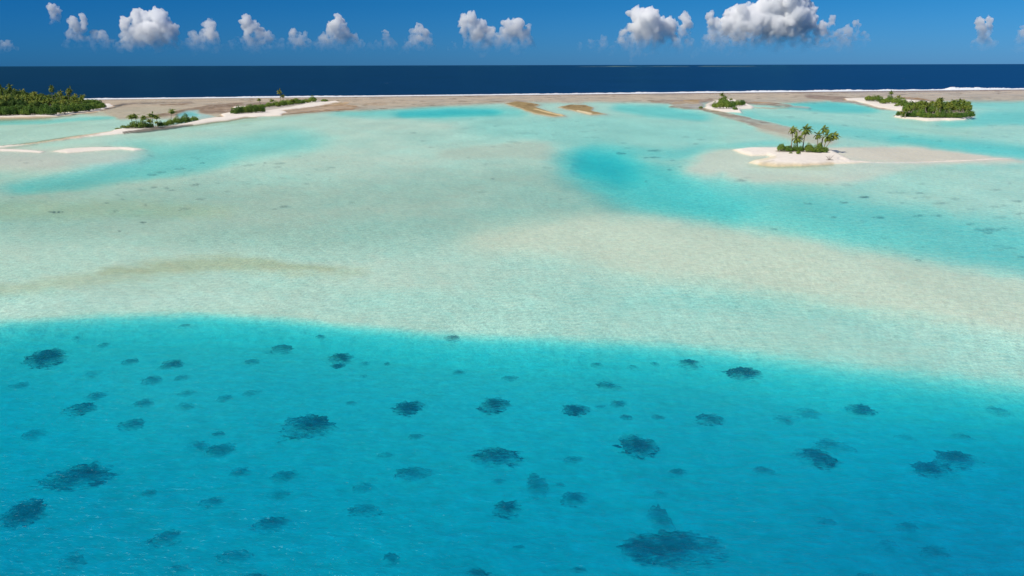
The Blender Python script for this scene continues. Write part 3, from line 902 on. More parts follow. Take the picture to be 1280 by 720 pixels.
def palm_meshes(seed, h, lean, nf=24, flen=3.5, wind=.25):
    """trunk, crown and coconuts, growing from the origin to height h"""
    r = random.Random(seed)
    az = r.uniform(0, 6.28)
    ld = Vector((math.cos(az) * .5 + 0.7, math.sin(az) * .6, 0))
    pts = []; rad = []
    for i in range(9):
        t = i / 8
        pts.append(Vector((0, 0, h * t)) + ld * lean * (t ** 1.7))
        rad.append(.20 * (1 - t) ** 2 + .12 + (.10 if i == 0 else 0))
    vs, fs = [], []
    tube(vs, fs, pts, rad)
    trunk = mesh_from('trunk', vs, fs, [M_TRUNK], smooth=True)
    top = pts[-1]
    vs, fs, mi = [], [], []
    for k in range(nf):
        t = k / nf
        a = k * 2.39996 + r.uniform(-.25, .25)
        el = math.radians(lerp(78, -38, t ** .85) + r.uniform(-9, 9))
        L = flen * r.uniform(.82, 1.08) * (0.8 + .3 * math.sin(math.pi * min(t + .15, 1)))
        d = Vector((math.cos(a) * math.cos(el), math.sin(a) * math.cos(el), math.sin(el)))
        P = [top.copy()]; D = []
        ns = 9
        for i in range(ns):
            d = (d + Vector((wind * .16, -.02, -.165 * (1 + .6 * t)))).normalized()
            D.append(d.copy()); P.append(P[-1] + d * (L / ns))
        dead = 1 if t > .9 and r.random() < .7 else 0
        for i in range(ns):
            d = D[i]; side = d.cross(Vector((0, 0, 1)))
            if side.length < .1: side = Vector((1, 0, 0))
            side.normalize(); up = side.cross(d).normalized()
            for hf in (0, .33, .66):
                s = (i + hf) / ns
                if s < .12: continue
                p = P[i].lerp(P[i + 1], hf)
                ll = (1.0 * math.sin(math.pi * min(1, .12 + .86 * s)) + .12) * flen / 3.5
                wd = .13 * flen / 3.5
                for sg in (-1, 1):
                    q = p + (side * sg * .80 + d * .42 - up * .25 + Vector((wind * .2, 0, -.28)) + Vector((r.uniform(-.1, .1), r.uniform(-.1, .1), r.uniform(-.12, .1)))).normalized() * ll
                    b_ = len(vs)
                    vs += [p - d * wd, p + d * wd, q]
                    fs.append((b_, b_ + 1, b_ + 2)); mi.append(dead)
        b_ = len(vs)                                   # the midrib, a thin ridge
        for i in range(ns + 1):
            d = D[min(i, ns - 1)]; side = d.cross(Vector((0, 0, 1))).normalized() if abs(d.z) < .99 else Vector((1, 0, 0))
            w = .07 * (1 - i / (ns + 1)) + .01
            vs += [P[i] - side * w, P[i] + side * w]
        for i in range(ns):
            fs.append((b_ + 2 * i, b_ + 2 * i + 1, b_ + 2 * i + 3, b_ + 2 * i + 2)); mi.append(dead)
    crown = mesh_from('crown', vs, fs, [M_FROND, M_DEAD], mi)
    nb = bmesh.new()
    for k in range(7):
        a = k * 2.4
        bmesh.ops.create_icosphere(nb, subdivisions=1, radius=.14, matrix=Matrix.Translation(top + Vector((math.cos(a) * .26, math.sin(a) * .26, -.25 - .1 * (k % 3)))))
    nut = bpy.data.meshes.new('coconuts'); nb.to_mesh(nut); nb.free(); nut.materials.append(M_NUT)
    return trunk, crown, nut


def leafy(seed, n, lobes, leaf, mat, jitter=.35, flat=1.0):
    """a crown of leaf clumps; lobes = (centre, radius vector)"""
    r = random.Random(seed)
    vs, fs = [], []
    tot = sum(l[1][0] * l[1][1] for l in lobes)
    for c, rr in lobes:
        m = int(n * rr[0] * rr[1] / tot)
        ph = [r.uniform(0, 6.28) for _ in range(6)]
        for _ in range(m):
            z = r.uniform(-.55, 1); a = r.uniform(0, 6.283)
            q = math.sqrt(max(0, 1 - z * z))
            d = Vector((q * math.cos(a), q * math.sin(a), z))
            lump = 1 + .13 * math.sin(4 * d.x + ph[0]) + .12 * math.sin(5 * d.y + ph[1]) + .10 * math.sin(6 * d.z + ph[2]) + .08 * math.sin(9 * d.x + 7 * d.y + ph[3])
            k = lump * (1 - abs(r.gauss(0, .16)))
            p = Vector(c) + Vector((d.x * rr[0], d.y * rr[1], d.z * rr[2])) * k
            if p.z < .03: p.z = r.uniform(.02, .25)
            nrm = (d + Vector((r.uniform(-1, 1), r.uniform(-1, 1), r.uniform(-.6, 1))) * .75).normalized()
            t1 = nrm.orthogonal().normalized()
            t1 = Matrix.Rotation(r.uniform(0, 6.28), 3, nrm) @ t1
            t2 = nrm.cross(t1)
            s = leaf * r.uniform(.6, 1.3)
            b_ = len(vs)
            vs += [p - t1 * s, p - t2 * s * .55, p + t1 * s, p + t2 * s * .55 + nrm * s * .2]
            fs.append((b_, b_ + 1, b_ + 2, b_ + 3))
    return mesh_from('foliage', vs, fs, [mat])


def stems(seed, n, spread, h, rad, trunk=False):
    r = random.Random(seed)
    vs, fs = [], []
    if trunk:
        tube(vs, fs, [Vector((0, 0, 0)), Vector((.1, 0, h * .3)), Vector((0, .1, h * .6))], [rad * 2.2, rad * 1.6, rad])
    for k in range(n):
        a = k * 2.4 + r.uniform(-.4, .4)
        d = Vector((math.cos(a), math.sin(a), 0))
        z0 = h * .35 if trunk else 0
        tube(vs, fs, [Vector((0, 0, z0)) + d * .05, d * spread * .35 + Vector((0, 0, z0 + h * .25)), d * spread * r.uniform(.6, .95) + Vector((0, 0, z0 + (h - z0) * r.uniform(.5, .8)))],
             [rad, rad * .7, rad * .25], 5)
    return mesh_from('stem', vs, fs, [M_WOOD], smooth=True)


# canonical variants, each about 4 m wide and 2.6 m high (shrub) or 8 m wide and 9 m high (tree)
def shrub_lobes(seed):
    r = random.Random(seed)
    L = [((0, 0, 1.0), (1.5, 1.5, 1.35))]
    for k in range(5):
        a = k * 1.2566 + r.uniform(-.4, .4)
        q = r.uniform(.8, 1.3)
        L.append(((math.cos(a) * q, math.sin(a) * q, r.uniform(.4, 1.1)), (r.uniform(.6, 1.0),) * 2 + (r.uniform(.6, .95),)))
    return L


def tree_lobes(seed):
    r = random.Random(seed)
    L = [((0, 0, 5.2), (2.9, 2.9, 2.9))]
    for k in range(9):
        a = k * 2.4 + r.uniform(-.4, .4)
        q = r.uniform(1.4, 3.0)
        z = r.uniform(2.6, 7.0)
        L.append(((math.cos(a) * q, math.sin(a) * q, z), (r.uniform(1.2, 1.9),) * 2 + (r.uniform(1.0, 1.6),)))
    return L


SHRUBS = [(leafy(500 + i, 1700, shrub_lobes(i), .17, [M_LEAF, M_LEAF2, M_LEAF, M_LEAF2][i]), stems(520 + i, 6, 1.5, 2.0, .05)) for i in range(4)]
TREES = [(leafy(600 + i, 3600, tree_lobes(50 + i), .30, M_TREE), stems(620 + i, 6, 2.6, 6.5, .13, True)) for i in range(4)]
PALMS = [palm_meshes(700 + i, 1.0, 0, 2) for i in range(0)]
_palm_cache = {}


def palm_variant(i):
    if i not in _palm_cache:
        h = [9.0, 8.2, 10.2, 7.4, 9.4, 8.6][i % 6]
        _palm_cache[i] = (h,) + palm_meshes(700 + i, h, [.6, 1.4, .3, 1.0, 1.9, .1][i % 6], 22, 3.1)
    return _palm_cache[i]


def empty(name, loc, rz=0.0, sc=(1, 1, 1)):
    o = bpy.data.objects.new(name, None)
    o.empty_display_size = .5
    o.location = loc; o.rotation_euler = (0, 0, rz); o.scale = sc
    COL.objects.link(o)
    return o


def child(name, me, parent):
    o = bpy.data.objects.new(name, me)
    o.parent = parent
    COL.objects.link(o)
    return o


def palm_mesh_set(u, v, height, label, group, var, rz=None, custom=None, width=1.0):
    x, y = ground(u, v); z = max(bed_level(u, v), 0.0) - .05
    hh, tr, cr, nt = custom if custom else palm_variant(var)
    k = height / hh
    t = empty('coconut_palm', (float(x), float(y), z), rz if rz is not None else 0, (k * width, k * width, k))
    child('trunk', tr, t); child('crown', cr, t); child('coconut_cluster', nt, t)
    return tag(t, label, 'palm tree', group)


def shrub(u, v, wpx, hpx, label, group, var, name='shrub', cat='shrub', depth=None):
    x, y = ground(u, v); z = max(bed_level(u, v), 0.0) - .08
    m = scale_at(u, v)
    W, Hh = wpx * m, hpx * m
    fo, stm = SHRUBS[var % 4]
    t = empty(name, (float(x), float(y), z), (u * 1.7) % 6.28, (W / 4.0, (depth or W) / 4.0, Hh / 2.4))
    child('foliage', fo, t); child('stem', stm, t)
    return tag(t, label, cat, group)


def tree(u, v, wpx, hpx, label, group, var):
    x, y = ground(u, v); z = max(bed_level(u, v), 0.0) - .1
    m = scale_at(u, v)
    fo, stm = TREES[var % 4]
    t = empty('broadleaf_tree', (float(x), float(y), z), (u * 2.3) % 6.28, (wpx * m / 9.2, wpx * m / 9.2, hpx * m / 8.8))
    child('crown', fo, t); child('trunk', stm, t)
    return tag(t, label, 'tree', group)


# ---------------------------------------------------------------- main palm islet
def px_h(u, v, vtop):      # height in metres of something based at (u, v) whose top reads at vtop
    return (v - vtop) * scale_at(u, v)


ISL = 'on the white sand islet with seven palms'
main_palms = [
    # crown u, crown v, base u, base v, wind/lean variant, frond length, label
    (989, 165.5, 988.6, 190, 2.1, 'slim palm standing furthest left on the palm islet'),
    (1004.5, 165, 1003, 190, 2.7, 'straight broad-crowned palm, second tall one from the left on the palm islet'),
    (995.5, 175.5, 996.5, 191, 2.6, 'low shaggy palm below the two left tall palms on the palm islet'),
    (1020, 171.5, 1021, 190, 2.1, 'dark palm on the left edge of the four-palm clump on the palm islet'),
    (1028, 164.5, 1026, 189.5, 2.1, 'tallest palm of the four-palm clump, crown above its neighbours on the palm islet'),
    (1032.5, 173, 1029, 190.5, 2.7, 'bushy yellow-green palm in the middle of the four-palm clump on the palm islet'),
    (1041.5, 173, 1031, 191, 2.2, 'palm leaning far out to the right over the sand on the palm islet'),
]
for i, (cu, cv, bu, bv, fl, lab) in enumerate(main_palms):
    m = scale_at(bu, bv)
    h = (bv - cv) * m
    lean = (cu - bu) * m
    rr = random.Random(40 + i)
    # trunk with an exact lean: build it upright, then shear the trunk curve by hand
    tr, cr, nt = palm_meshes(900 + i, h, 0.0, 22 if i in (1, 2, 5) else 19, fl * 1.12, .6)
    for me, top_only in ((tr, False), (cr, True), (nt, True)):
        for vtx in me.vertices:
            t = 1.0 if top_only else min(1, max(0, vtx.co.z / h))
            vtx.co.x += lean * t ** 1.5
            vtx.co.y += (-.3 if i % 2 else .4) * t ** 2
    x, y = ground(bu, bv); z = max(bed_level(bu, bv), 0) - .05
    t = empty('coconut_palm', (float(x), float(y), z))
    child('trunk', tr, t); child('crown', cr, t); child('coconut_cluster', nt, t)
    tag(t, lab, 'palm tree', 'palms on the palm islet')
ms = [
    (976, 191.8, 12, 10, 1, 'round pale green shrub at the left end of the bushes on the palm islet'),
    (985, 192.0, 14, 7.5, 0, 'wide dark green shrub just right of the pale one on the palm islet'),
    (994, 191.8, 11, 8.5, 2, 'dark shrub at the foot of the low shaggy palm on the palm islet'),
    (1001, 192.2, 8, 7.5, 0, 'narrow shrub below the second tall palm on the palm islet'),
    (997.5, 195.6, 6, 5, 1, 'small shrub standing forward on the sand in front of the others on the palm islet'),
    (988, 194.6, 5, 2, 3, 'lowest yellowish sprig on the sand, left of the small forward shrub'),
    (1011, 193.0, 13, 9, 1, 'yellow-green shrub right of the gap in the middle of the seven-palm islet'),
    (1020, 193.4, 14, 9, 2, 'broad shrub under the four-palm clump on the palm islet'),
    (1028.5, 193.4, 12, 7.5, 0, 'dark low shrub at the right end of the bushes on the palm islet'),
    (1010, 190.0, 12, 8, 3, 'grey-green shrub behind the middle gap between palms on the palm islet'),
    (1024, 190.4, 8, 10, 1, 'tall shrub behind the four-palm clump trunks on the palm islet'),
]
for (u, v, w_, h_, var, lab) in ms:
    shrub(u, v, w_, h_, lab, 'shrubs on the palm islet', var)
# driftwood snag on the beach
def snag(u, v):
    x, y = ground(u, v); z = bed_level(u, v)
    t = empty('driftwood_snag', (float(x), float(y), z))
    vs, fs = [], []
    tube(vs, fs, [Vector((-1.0, 0, .12)), Vector((.3, .1, .16)), Vector((1.4, 0, .1))], [.09, .13, .07])
    child('log', mesh_from('log', vs, fs, [M_DRIFT], smooth=True), t)
    r = random.Random(3)
    for k in range(7):
        a = lerp(-1.1, 1.0, k / 6)
        p0 = Vector((-.2 + .15 * k * .5, 0, .2)); p1 = p0 + Vector((math.sin(a) * .9, r.uniform(-.3, .3), 1.0)); p2 = p1 + Vector((math.sin(a) * .8 + .1, r.uniform(-.3, .3), r.uniform(.2, .8)))
        vs, fs = [], []
        tube(vs, fs, [p0, p1, p2], [.06, .04, .015], 5)
        child('branch', mesh_from('branch', vs, fs, [M_DRIFT], smooth=True), t)
    tag(t, 'bare grey driftwood branch lying at the water line right of the palm islet shrubs', 'driftwood')


snag(1036, 203.4)

# ---------------------------------------------------------------- small islets
def palm_at(u, vb, vtop, var, lab, group, rz=None, width=1.0):
    m = scale_at(u, vb)
    hgt = (vb - vtop) * m
    k = palm_variant(var)[0]
    crown_extra = 1.8           # young fronds stand about this far above the trunk tip
    return palm_mesh_set(u, vb, max(2.0, hgt - crown_extra), lab, group, var, rz if rz is not None else (u * 1.3) % 6.28, width=width * min(1.9, k / max(hgt - crown_extra, 2.5)) )


G2 = 'palms on the islet at the end of the left sand spit'
palm_at(166, 158, 142, 0, 'left palm of the three thin-trunked ones on the left spit', G2)
palm_at(171.5, 158, 141, 1, 'middle palm of the three thin-trunked ones on the left spit', G2)
palm_at(178.5, 157, 143, 3, 'right palm of the three thin-trunked ones on the left spit', G2)
palm_at(192, 160, 141, 2, 'large shaggy palm in the middle of the left spit', G2)
palm_at(197, 159, 142.5, 5, 'palm just right of the large shaggy one on the left spit', G2)
palm_at(187.5, 160.5, 148, 3, 'lower palm leaning over the dark shrubs beside the large shaggy palm', G2)
palm_at(194.5, 161, 150, 1, 'short drooping palm at the water side of the large shaggy palm', G2)
palm_at(214, 153.5, 135.5, 4, 'solitary palm right of the gap on the left spit', G2)
g = 'shrubs on the islet at the end of the left sand spit'
for u, v, w_, h_, var, lab in [
    (148, 161.6, 10, 2.2, 1, 'lowest creeping shrub at the left tip of the left spit'),
    (155, 161.6, 9, 4, 1, 'low bright shrub second from the left tip of the left spit'),
    (161, 161.6, 8, 4.5, 3, 'low shrub third from the left tip of the left spit'),
    (170, 161.4, 13, 9, 0, 'round dark shrub below the three thin-trunked palms'),
    (179, 161.4, 14, 10, 2, 'large dark shrub between the three thin palms and the shaggy palm'),
    (201, 159.4, 10, 7, 3, 'yellow-green shrub right of the shaggy palm on the spit islet'),
    (207, 158, 9, 6, 1, 'small bright shrub in the low gap of the spit islet'),
    (213, 156.4, 11, 7.5, 1, 'bright shrub at the foot of the solitary palm on the spit islet'),
    (222, 154.8, 13, 9, 3, 'yellow-green shrub right of the solitary palm on the spit islet'),
    (232, 153.4, 14, 10.5, 2, 'tall rounded dark shrub near the right end of the spit islet'),
    (243, 151.6, 12, 6.5, 1, 'last round bright shrub at the right end of the spit islet'),
    (187, 161.0, 10, 6, 0, 'dark shrub under the lower leaning palm of the spit islet')]:
    shrub(u, v, w_, h_, lab, g, var)

G3 = 'palms on the long low islet left of centre'
palm_at(351, 130.5, 113.2, 2, 'taller of the two thin palms against the ocean on the long low islet', G3)
palm_at(355, 130.5, 118.0, 0, 'shorter yellowish palm beside the tallest on the long low islet', G3)
palm_at(325.5, 131, 122, 3, 'tiny far palm standing alone left behind the long low islet', G3)
palm_at(338.5, 134, 123.5, 1, 'dark stubby palm in the middle bushes of the long low islet', G3)
palm_at(366, 131.5, 123, 5, 'yellowish stubby palm right of the two thin palms on the long low islet', G3)
g = 'shrubs on the long low islet left of centre'
r3 = random.Random(77)
lst = []
for k in range(9):
    lst.append((293.5 + k * 4.3, 143.4 - k * .25, r3.uniform(8, 12), r3.uniform(7, 10.5), [0, 2, 0, 1][k % 4]))
for k in range(9):
    lst.append((303 + k * 8.4, 139.2 - k * 1.12, r3.uniform(11, 15), r3.uniform(4.5, 7), [1, 3, 1, 1][k % 4]))
for k in range(7):
    lst.append((348 + k * 7.2, 134.2 - k * .95, r3.uniform(9, 13), r3.uniform(5, 7.5), [3, 0, 1][k % 3]))
lst.append((406, 127.8, 10, 3.4, 1)); lst.append((391, 127, 9, 4.8, 0))
lst.sort()
for k, (u, v, w_, h_, var) in enumerate(lst):
    shrub(u, v, w_, h_, 'leafy shrub number %d from the left on the long low islet' % (k + 1) if 0 < k < len(lst) - 1 else
          ('leftmost dense green shrub at the broad sand end of the long low islet' if k == 0 else 'small separate bright shrub at the far right end of the long low islet'), g, var)

G4 = 'palms on the small round islet below the surf'
palm_at(902, 131, 116.8, 2, 'tallest dark palm on the small round islet', G4)
palm_at(906, 131.5, 120.6, 0, 'shorter palm right of the tallest on the small round islet', G4)
palm_at(898.5, 132, 122.8, 3, 'low palm on the left slope of the small round islet near the reef edge', G4)
palm_at(912.5, 130.5, 122.6, 1, 'stubby palm right of centre on the small round islet', G4)
g = 'shrubs on the small round islet'
for u, v, w_, h_, var, lab in [
    (893.5, 137, 9, 8, 3, 'leftmost yellow-green shrub of the small round islet near the reef edge'),
    (900, 137.2, 12, 11, 1, 'large bright shrub left of centre on the small round islet'),
    (908, 137.2, 12, 11, 1, 'large bright shrub in the middle of the small round islet near the reef edge'),
    (914, 136.6, 10, 9.5, 0, 'dark shrub right of the middle of the small round islet near the reef edge'),
    (921, 134.2, 10, 8, 1, 'shrub above the sand tongue at the right of the small round islet'),
    (927.5, 133.4, 9, 7.4, 0, 'rightmost dark shrub of the small round islet near the reef edge'),
    (918.5, 138.8, 8, 4, 2, 'low shrub on the near beach of the small round islet'),
    (904, 133, 14, 11, 2, 'dark shrub behind the palms of the small round islet'),
    (876, 135.2, 6, 2.6, 1, 'tiny detached green shrub on the rock flat left of the small round islet')]:
    shrub(u, v, w_, h_, lab, g, var)

G6 = 'palms on the sand ridge of the right islet'
palm_at(1113, 128, 114.8, 2, 'tallest palm on the thin far part of the right islet', G6)
palm_at(1097.5, 127.8, 119, 0, 'palm standing left on the thin far part of the right islet', G6)
palm_at(1120.5, 128.5, 119.2, 3, 'palm just right of the tallest on the thin far part of the right islet', G6)
g = 'shrubs on the thin far part of the right islet'
lst = [(1086, 127.2, 11, 6.5, 1), (1092, 127.4, 11, 7, 3), (1100, 128.6, 10, 7, 0), (1107, 130.8, 12, 7, 1), (1112, 128.6, 12, 8, 2), (1119, 131, 13, 8, 1),
       (1126, 132.5, 12, 9.5, 0), (1131, 134.5, 12, 8, 2), (1121, 134.4, 7, 4, 3), (1103, 131, 9, 5, 1), (1083.5, 126.4, 7, 5, 1)]
lst.sort()
for k, (u, v, w_, h_, var) in enumerate(lst):
    shrub(u, v, w_, h_, 'shrub number %d from the left along the thin far part of the right islet' % (k + 1), g, var)
# the wooded round part
rg = random.Random(9)
pl = []
for k in range(34):
    t = k / 33
    pl.append((1128 + 84 * t + rg.uniform(-2, 2), rg.uniform(134, 142), 0))
for (u, v, _) in sorted(pl):
    vt = np.interp(u, [1122, 1135, 1150, 1168, 1173, 1185, 1200, 1211, 1216], [133, 127.5, 126.5, 126, 123.2, 126, 124.5, 127.5, 136]) + rg.uniform(-.3, 4.5)
    palm_at(u, v, min(vt, v - 6), rg.randrange(6), 'yellow-green palm in the wooded round right islet', 'palms massed on the round right islet')
for k, (u, vt) in enumerate([(1173, 123.0), (1199.5, 124.4), (1209, 127), (1143, 128), (1135, 132), (1191, 124.8)]):
    palm_at(u, 139, vt, k, 'yellow-green palm in the wooded round right islet', 'palms massed on the round right islet')
for k, (u, v, t_) in enumerate([(1127, 147.5, 137.5), (1131, 148, 134), (1136, 147.5, 133.5), (1213, 147, 137.5)]):
    palm_at(u, v, t_, k + 1, ['leftmost low palm at the shore of the round right islet', 'second low palm from the left at the shore of the round right islet',
                              'third low palm from the left at the shore of the round right islet', 'low palm at the right tip of the round right islet'][k], 'low shore palms of the round right islet')
for k in range(26):
    u = 1134 + 76 * (k / 25) + rg.uniform(-1.5, 1.5)
    v = rg.uniform(142, 146.5)
    palm_at(u, v, v - rg.uniform(11, 17), rg.randrange(6), 'yellow-green palm in the wooded round right islet', 'palms massed on the round right islet', width=.8)
for k in range(22):
    t = k / 21
    u = 1124 + 88 * t + rg.uniform(-1, 1)
    v = np.interp(u, [1120, 1130, 1160, 1200, 1214], [145.5, 147.3, 149.2, 149.2, 146.8])
    shrub(u, v, rg.uniform(8, 12), rg.uniform(5.5, 10), 'front row shrub number %d from the left on the round right islet' % (k + 1), 'front shrubs of the round right islet', [0, 1, 2, 0, 0][k % 5] if k < 12 else [0, 2][k % 2])
for k in range(18):
    u = 1132 + 78 * (k / 17) + rg.uniform(-1, 1)
    shrub(u, rg.uniform(139, 143), rg.uniform(11, 15), rg.uniform(9, 12), 'shrub filling the interior of the round right islet behind its front row', 'interior shrubs of the round right islet', [0, 2, 3][k % 3])

# ---------------------------------------------------------------- the grove at the left
rf = random.Random(21)


def grove_top(u):
    return np.interp(u, [-300, 0, 10, 18, 40, 60, 66, 72, 84, 92, 98, 104, 112, 120, 127, 133], [111, 112.6, 111, 110, 113, 116.5, 117, 118, 118, 117.6, 122, 124, 125, 124.5, 125.8, 127])


nt_ = 0
spots = []
for row, (v0, dens) in enumerate([(131, 5.0), (134.5, 5.0), (138, 5.0), (141.3, 5.2)]):
    u = -190.0
    while u < 124:
        vf = np.interp(u, [-300, 0, 66, 95, 120, 130], [149, 145.6, 143.8, 140.6, 137.8, 134])
        v = v0 + rf.uniform(-1, 1)
        if v < vf - 1: spots.append((u, v, row))
        u += dens * rf.uniform(.8, 1.25) * (1.5 if u < -30 else 1)
for (u, v, row) in spots:
    top = grove_top(u) + 2 + row * 4.2 + rf.uniform(-1, 2.5)
    if v - top < 5: continue
    tree(u, v, rf.uniform(9, 13), v - top, 'dense dark green broadleaf tree inside the big grove at the left', 'broadleaf trees of the left grove', rf.randrange(4))
front = []
u = -190.0
while u < 132:
    vf = np.interp(u, [-300, 0, 66, 95, 120, 130, 136], [149, 146.6, 145, 141.8, 138.9, 135.6, 132])
    front.append((u, vf - rf.uniform(0, .8)))
    u += 5.4 * rf.uniform(.8, 1.2) * (1.6 if u < -20 else 1)
ends = [f for f in front if f[0] > -8]
for (u, v) in front:
    hpx = np.interp(u, [-300, 60, 100, 120, 134], [13, 13, 11, 8.5, 4]) * rf.uniform(.75, 1.1)
    k = ends.index((u, v)) + 1 if (u, v) in ends else 0
    lab = ('rounded front row shrub of the left grove, number %d from the picture edge' % k) if k else 'rounded front row shrub of the left grove beyond the picture edge'
    if (u, v) == front[-1]: lab = 'last low shrub at the sandy right tip of the left grove'
    shrub(u, v, rf.uniform(9, 13), hpx, lab, 'front shrubs of the left grove', rf.choice([0, 2, 0, 2, 1]))
for (u, v, w_, h_) in [(112, 133, 12, 8), (119, 133, 12, 8), (125, 133.6, 11, 7), (105, 134, 12, 9)]:
    shrub(u, v, w_, h_, 'dark shrub behind the front row at the left grove tip, %s' % {112: 'second', 119: 'third', 125: 'fourth', 105: 'first'}[u] + ' of four', 'rear shrubs of the left grove', 0)
for k in range(62):
    u = -190 + 190 * (k / 20) if k < 20 else rf.uniform(-6, 100)
    v = rf.uniform(130, 142) if u < 80 else rf.uniform(129, 137)
    top = grove_top(u) + rf.uniform(-.5, 3.0) + (v - 130) * .9
    palm_at(u, v, min(top, v - 9), rf.randrange(6), 'coconut palm rising among the broadleaf trees of the big grove at the left', 'palms inside the left grove')
for k in range(34):
    u = rf.uniform(-60, 118) if k % 4 else rf.uniform(-190, -60)
    v = float(np.interp(u, [-300, 0, 66, 95, 120], [147, 144.6, 143, 139.8, 136.5])) - rf.uniform(0, 5)
    palm_at(u, v, v - rf.uniform(14, 21) * float(np.interp(u, [60, 120], [1, .6])), rf.randrange(6), 'coconut palm rising among the broadleaf trees of the big grove at the left', 'palms inside the left grove')
for (u, v, t_, var, lab) in [
    (67, 133, 109.6, 0, 'tall palm standing clear of the canopy near the middle of the left grove'),
    (90.5, 132, 111.6, 2, 'tall palm clear of the canopy at the right of the left grove, above its twin'),
    (86.5, 132, 114, 3, 'slightly lower palm leaning beside the tall right one of the left grove'),
    (105, 130.5, 118.6, 5, 'lone small palm in front of the surf right of the left grove'),
    (8, 133, 109.8, 4, 'tall palm poking above the canopy near the picture edge of the left grove'),
    (17, 132, 108.4, 1, 'highest palm of the left grove, crown above the canopy top'),
    (77, 133, 115, 4, 'palm between the clear-standing pair and the tall middle palm of the left grove'),
    (93.5, 133.5, 120.6, 1, 'palm on the right shoulder of the left grove just below the tall twin')]:
    palm_at(u, v, t_, var, lab, 'palms standing clear above the left grove')

# ---------------------------------------------------------------- coral heads in the deep pool
CORAL = [
    (232,406,17,.5),(96,420,9,.3),(131,429,13,.22),(58,445,46,.95,-.16,20),(163,451,20,.5),(214,454,27,.7),(354,434,27,.6,-.12),(401,419,12,.5),(315,451,18,.5),
    (427,446,32,.8,.0),(422,456,16,.55,-.3),(456,453,14,.3),(454,469,11,.22),(484,453,8,.3),(566,421,19,.5),(573,464,17,.5),(636,472,19,.5),(116,467,25,.2),(22,482,25,.35),
    (191,474,25,.65),(228,470,18,.35),(121,493,24,.6),(234,490,20,.35),(181,502,25,.5),(231,506,23,.3),(282,496,21,.35),(313,490,20,.35),(100,509,34,.85),
    (165,529,31,.7),(44,541,30,.3),(439,502,14,.16),(511,507,33,.9,0,17),(617,503,33,.8,0,20),(384,530,62,.95,-.17,28),(273,541,17,.4),(245,556,30,.4),(275,560,34,.42,-.15),
    (520,544,18,.35),(483,567,20,.4),(618,569,60,.85,-.06,24),(300,588,27,.5),(356,593,32,.5),(516,590,42,.5,-.05),(100,591,78,.95,-.07,26),(187,614,20,.2),(455,608,30,.3),
    (347,616,30,.35),(623,600,18,.4),(266,626,32,.55),(457,635,37,.6),(34,636,52,.9,0,28),(634,632,34,.75,0,20),(340,653,45,.65),(210,670,42,.65,-.2),(295,694,45,.4),
    (90,698,31,.5,-.15,24),(490,695,22,.5,0,20),(226,708,28,.45),(590,714,35,.6),(317,719,25,.6),
    (746,454,16,.5),(861,452,27,.6),(931,463,35,.8,.22),(791,457,15,.2),(818,452,10,.2),(760,481,28,.55),(773,503,20,.5),(719,510,31,.75),(751,507,15,.25),(783,520,16,.4),
    (822,520,17,.4),(888,522,33,.6),(982,522,30,.5),(1010,514,30,.2),(1075,509,30,.65),(798,553,41,.82,0,28),(716,573,25,.45),(847,589,26,.5),(954,586,26,.5),
    (1018,568,45,.8,0,22),(1042,556,44,.45,.05),(1165,584,46,.8,0,18),(1195,571,45,.55,.08),(1130,545,25,.2),(1202,545,25,.2),(670,601,25,.4,0,32),(717,620,30,.6,0,18),
    (840,678,110,.95,.04,42),(800,682,50,.9,-.1,30),(822,640,28,.42,0,40),(1030,650,25,.35),(1132,656,28,.35),(1168,688,38,.4),(1108,680,30,.25),(724,710,20,.45),
    (825,615,20,.25),(648,682,16,.45),(1080,718,26,.5),(1245,511,25,.15),(700,604,14,.2),
]


def coral_mesh(seed, n_l):
    r = random.Random(seed)
    bm = bmesh.new()
    bmesh.ops.create_icosphere(bm, subdivisions=5, radius=1.0)
    ph = [r.uniform(0, 6.28) for _ in range(14)]
    for v in bm.verts:
        d = v.co.normalized()
        a = math.atan2(d.y, d.x)
        rad = .86 + .10 * math.sin(2 * a + ph[0]) + .07 * math.sin(3 * a + ph[1]) + .04 * math.sin(5 * a + ph[2]) + .03 * math.sin(9 * a + ph[3]) + .025 * math.sin(17 * a + ph[4]) + .02 * math.sin(29 * a + ph[5])
        kn = .10 * math.sin(7 * d.x + ph[6]) * math.sin(8 * d.y + ph[7]) + .07 * math.sin(15 * d.x + 9 * d.z + ph[8]) * math.sin(14 * d.y + ph[9]) + .05 * math.sin(27 * d.x + ph[10]) * math.sin(25 * d.y + 11 * d.z + ph[11])
        z = d.z
        v.co = Vector((d.x * rad * (1 + kn), d.y * rad * (1 + kn), (z * .9 + kn * 1.4) if z > 0 else z * .25))
    bmesh.ops.delete(bm, geom=[f for f in bm.faces if f.calc_center_median().z < -.02], context='FACES')
    me = bpy.data.meshes.new('coral_rock'); bm.to_mesh(me); bm.free()
    me.polygons.foreach_set('use_smooth', [True] * len(me.polygons))
    return me


def rubble_mesh(seed):
    """a ragged scatter of broken coral round the head"""
    r = random.Random(seed)
    bm = bmesh.new()
    for k in range(60):
        a = r.uniform(0, 6.283)
        q = 0.74 + abs(r.gauss(0, .24))
        s = r.uniform(.03, .085)
        mt = Matrix.Translation((math.cos(a) * q * 1.05, math.sin(a) * q, .02)) @ Matrix.Rotation(r.uniform(-.4, .4), 4, 'Z') @ Matrix.Diagonal((s * r.uniform(1.4, 3.2), s * .8, s * .9, 1))
        g0 = bmesh.ops.create_icosphere(bm, subdivisions=1, radius=1.0, matrix=mt)
    me = bpy.data.meshes.new('coral_rubble'); bm.to_mesh(me); bm.free()
    return me


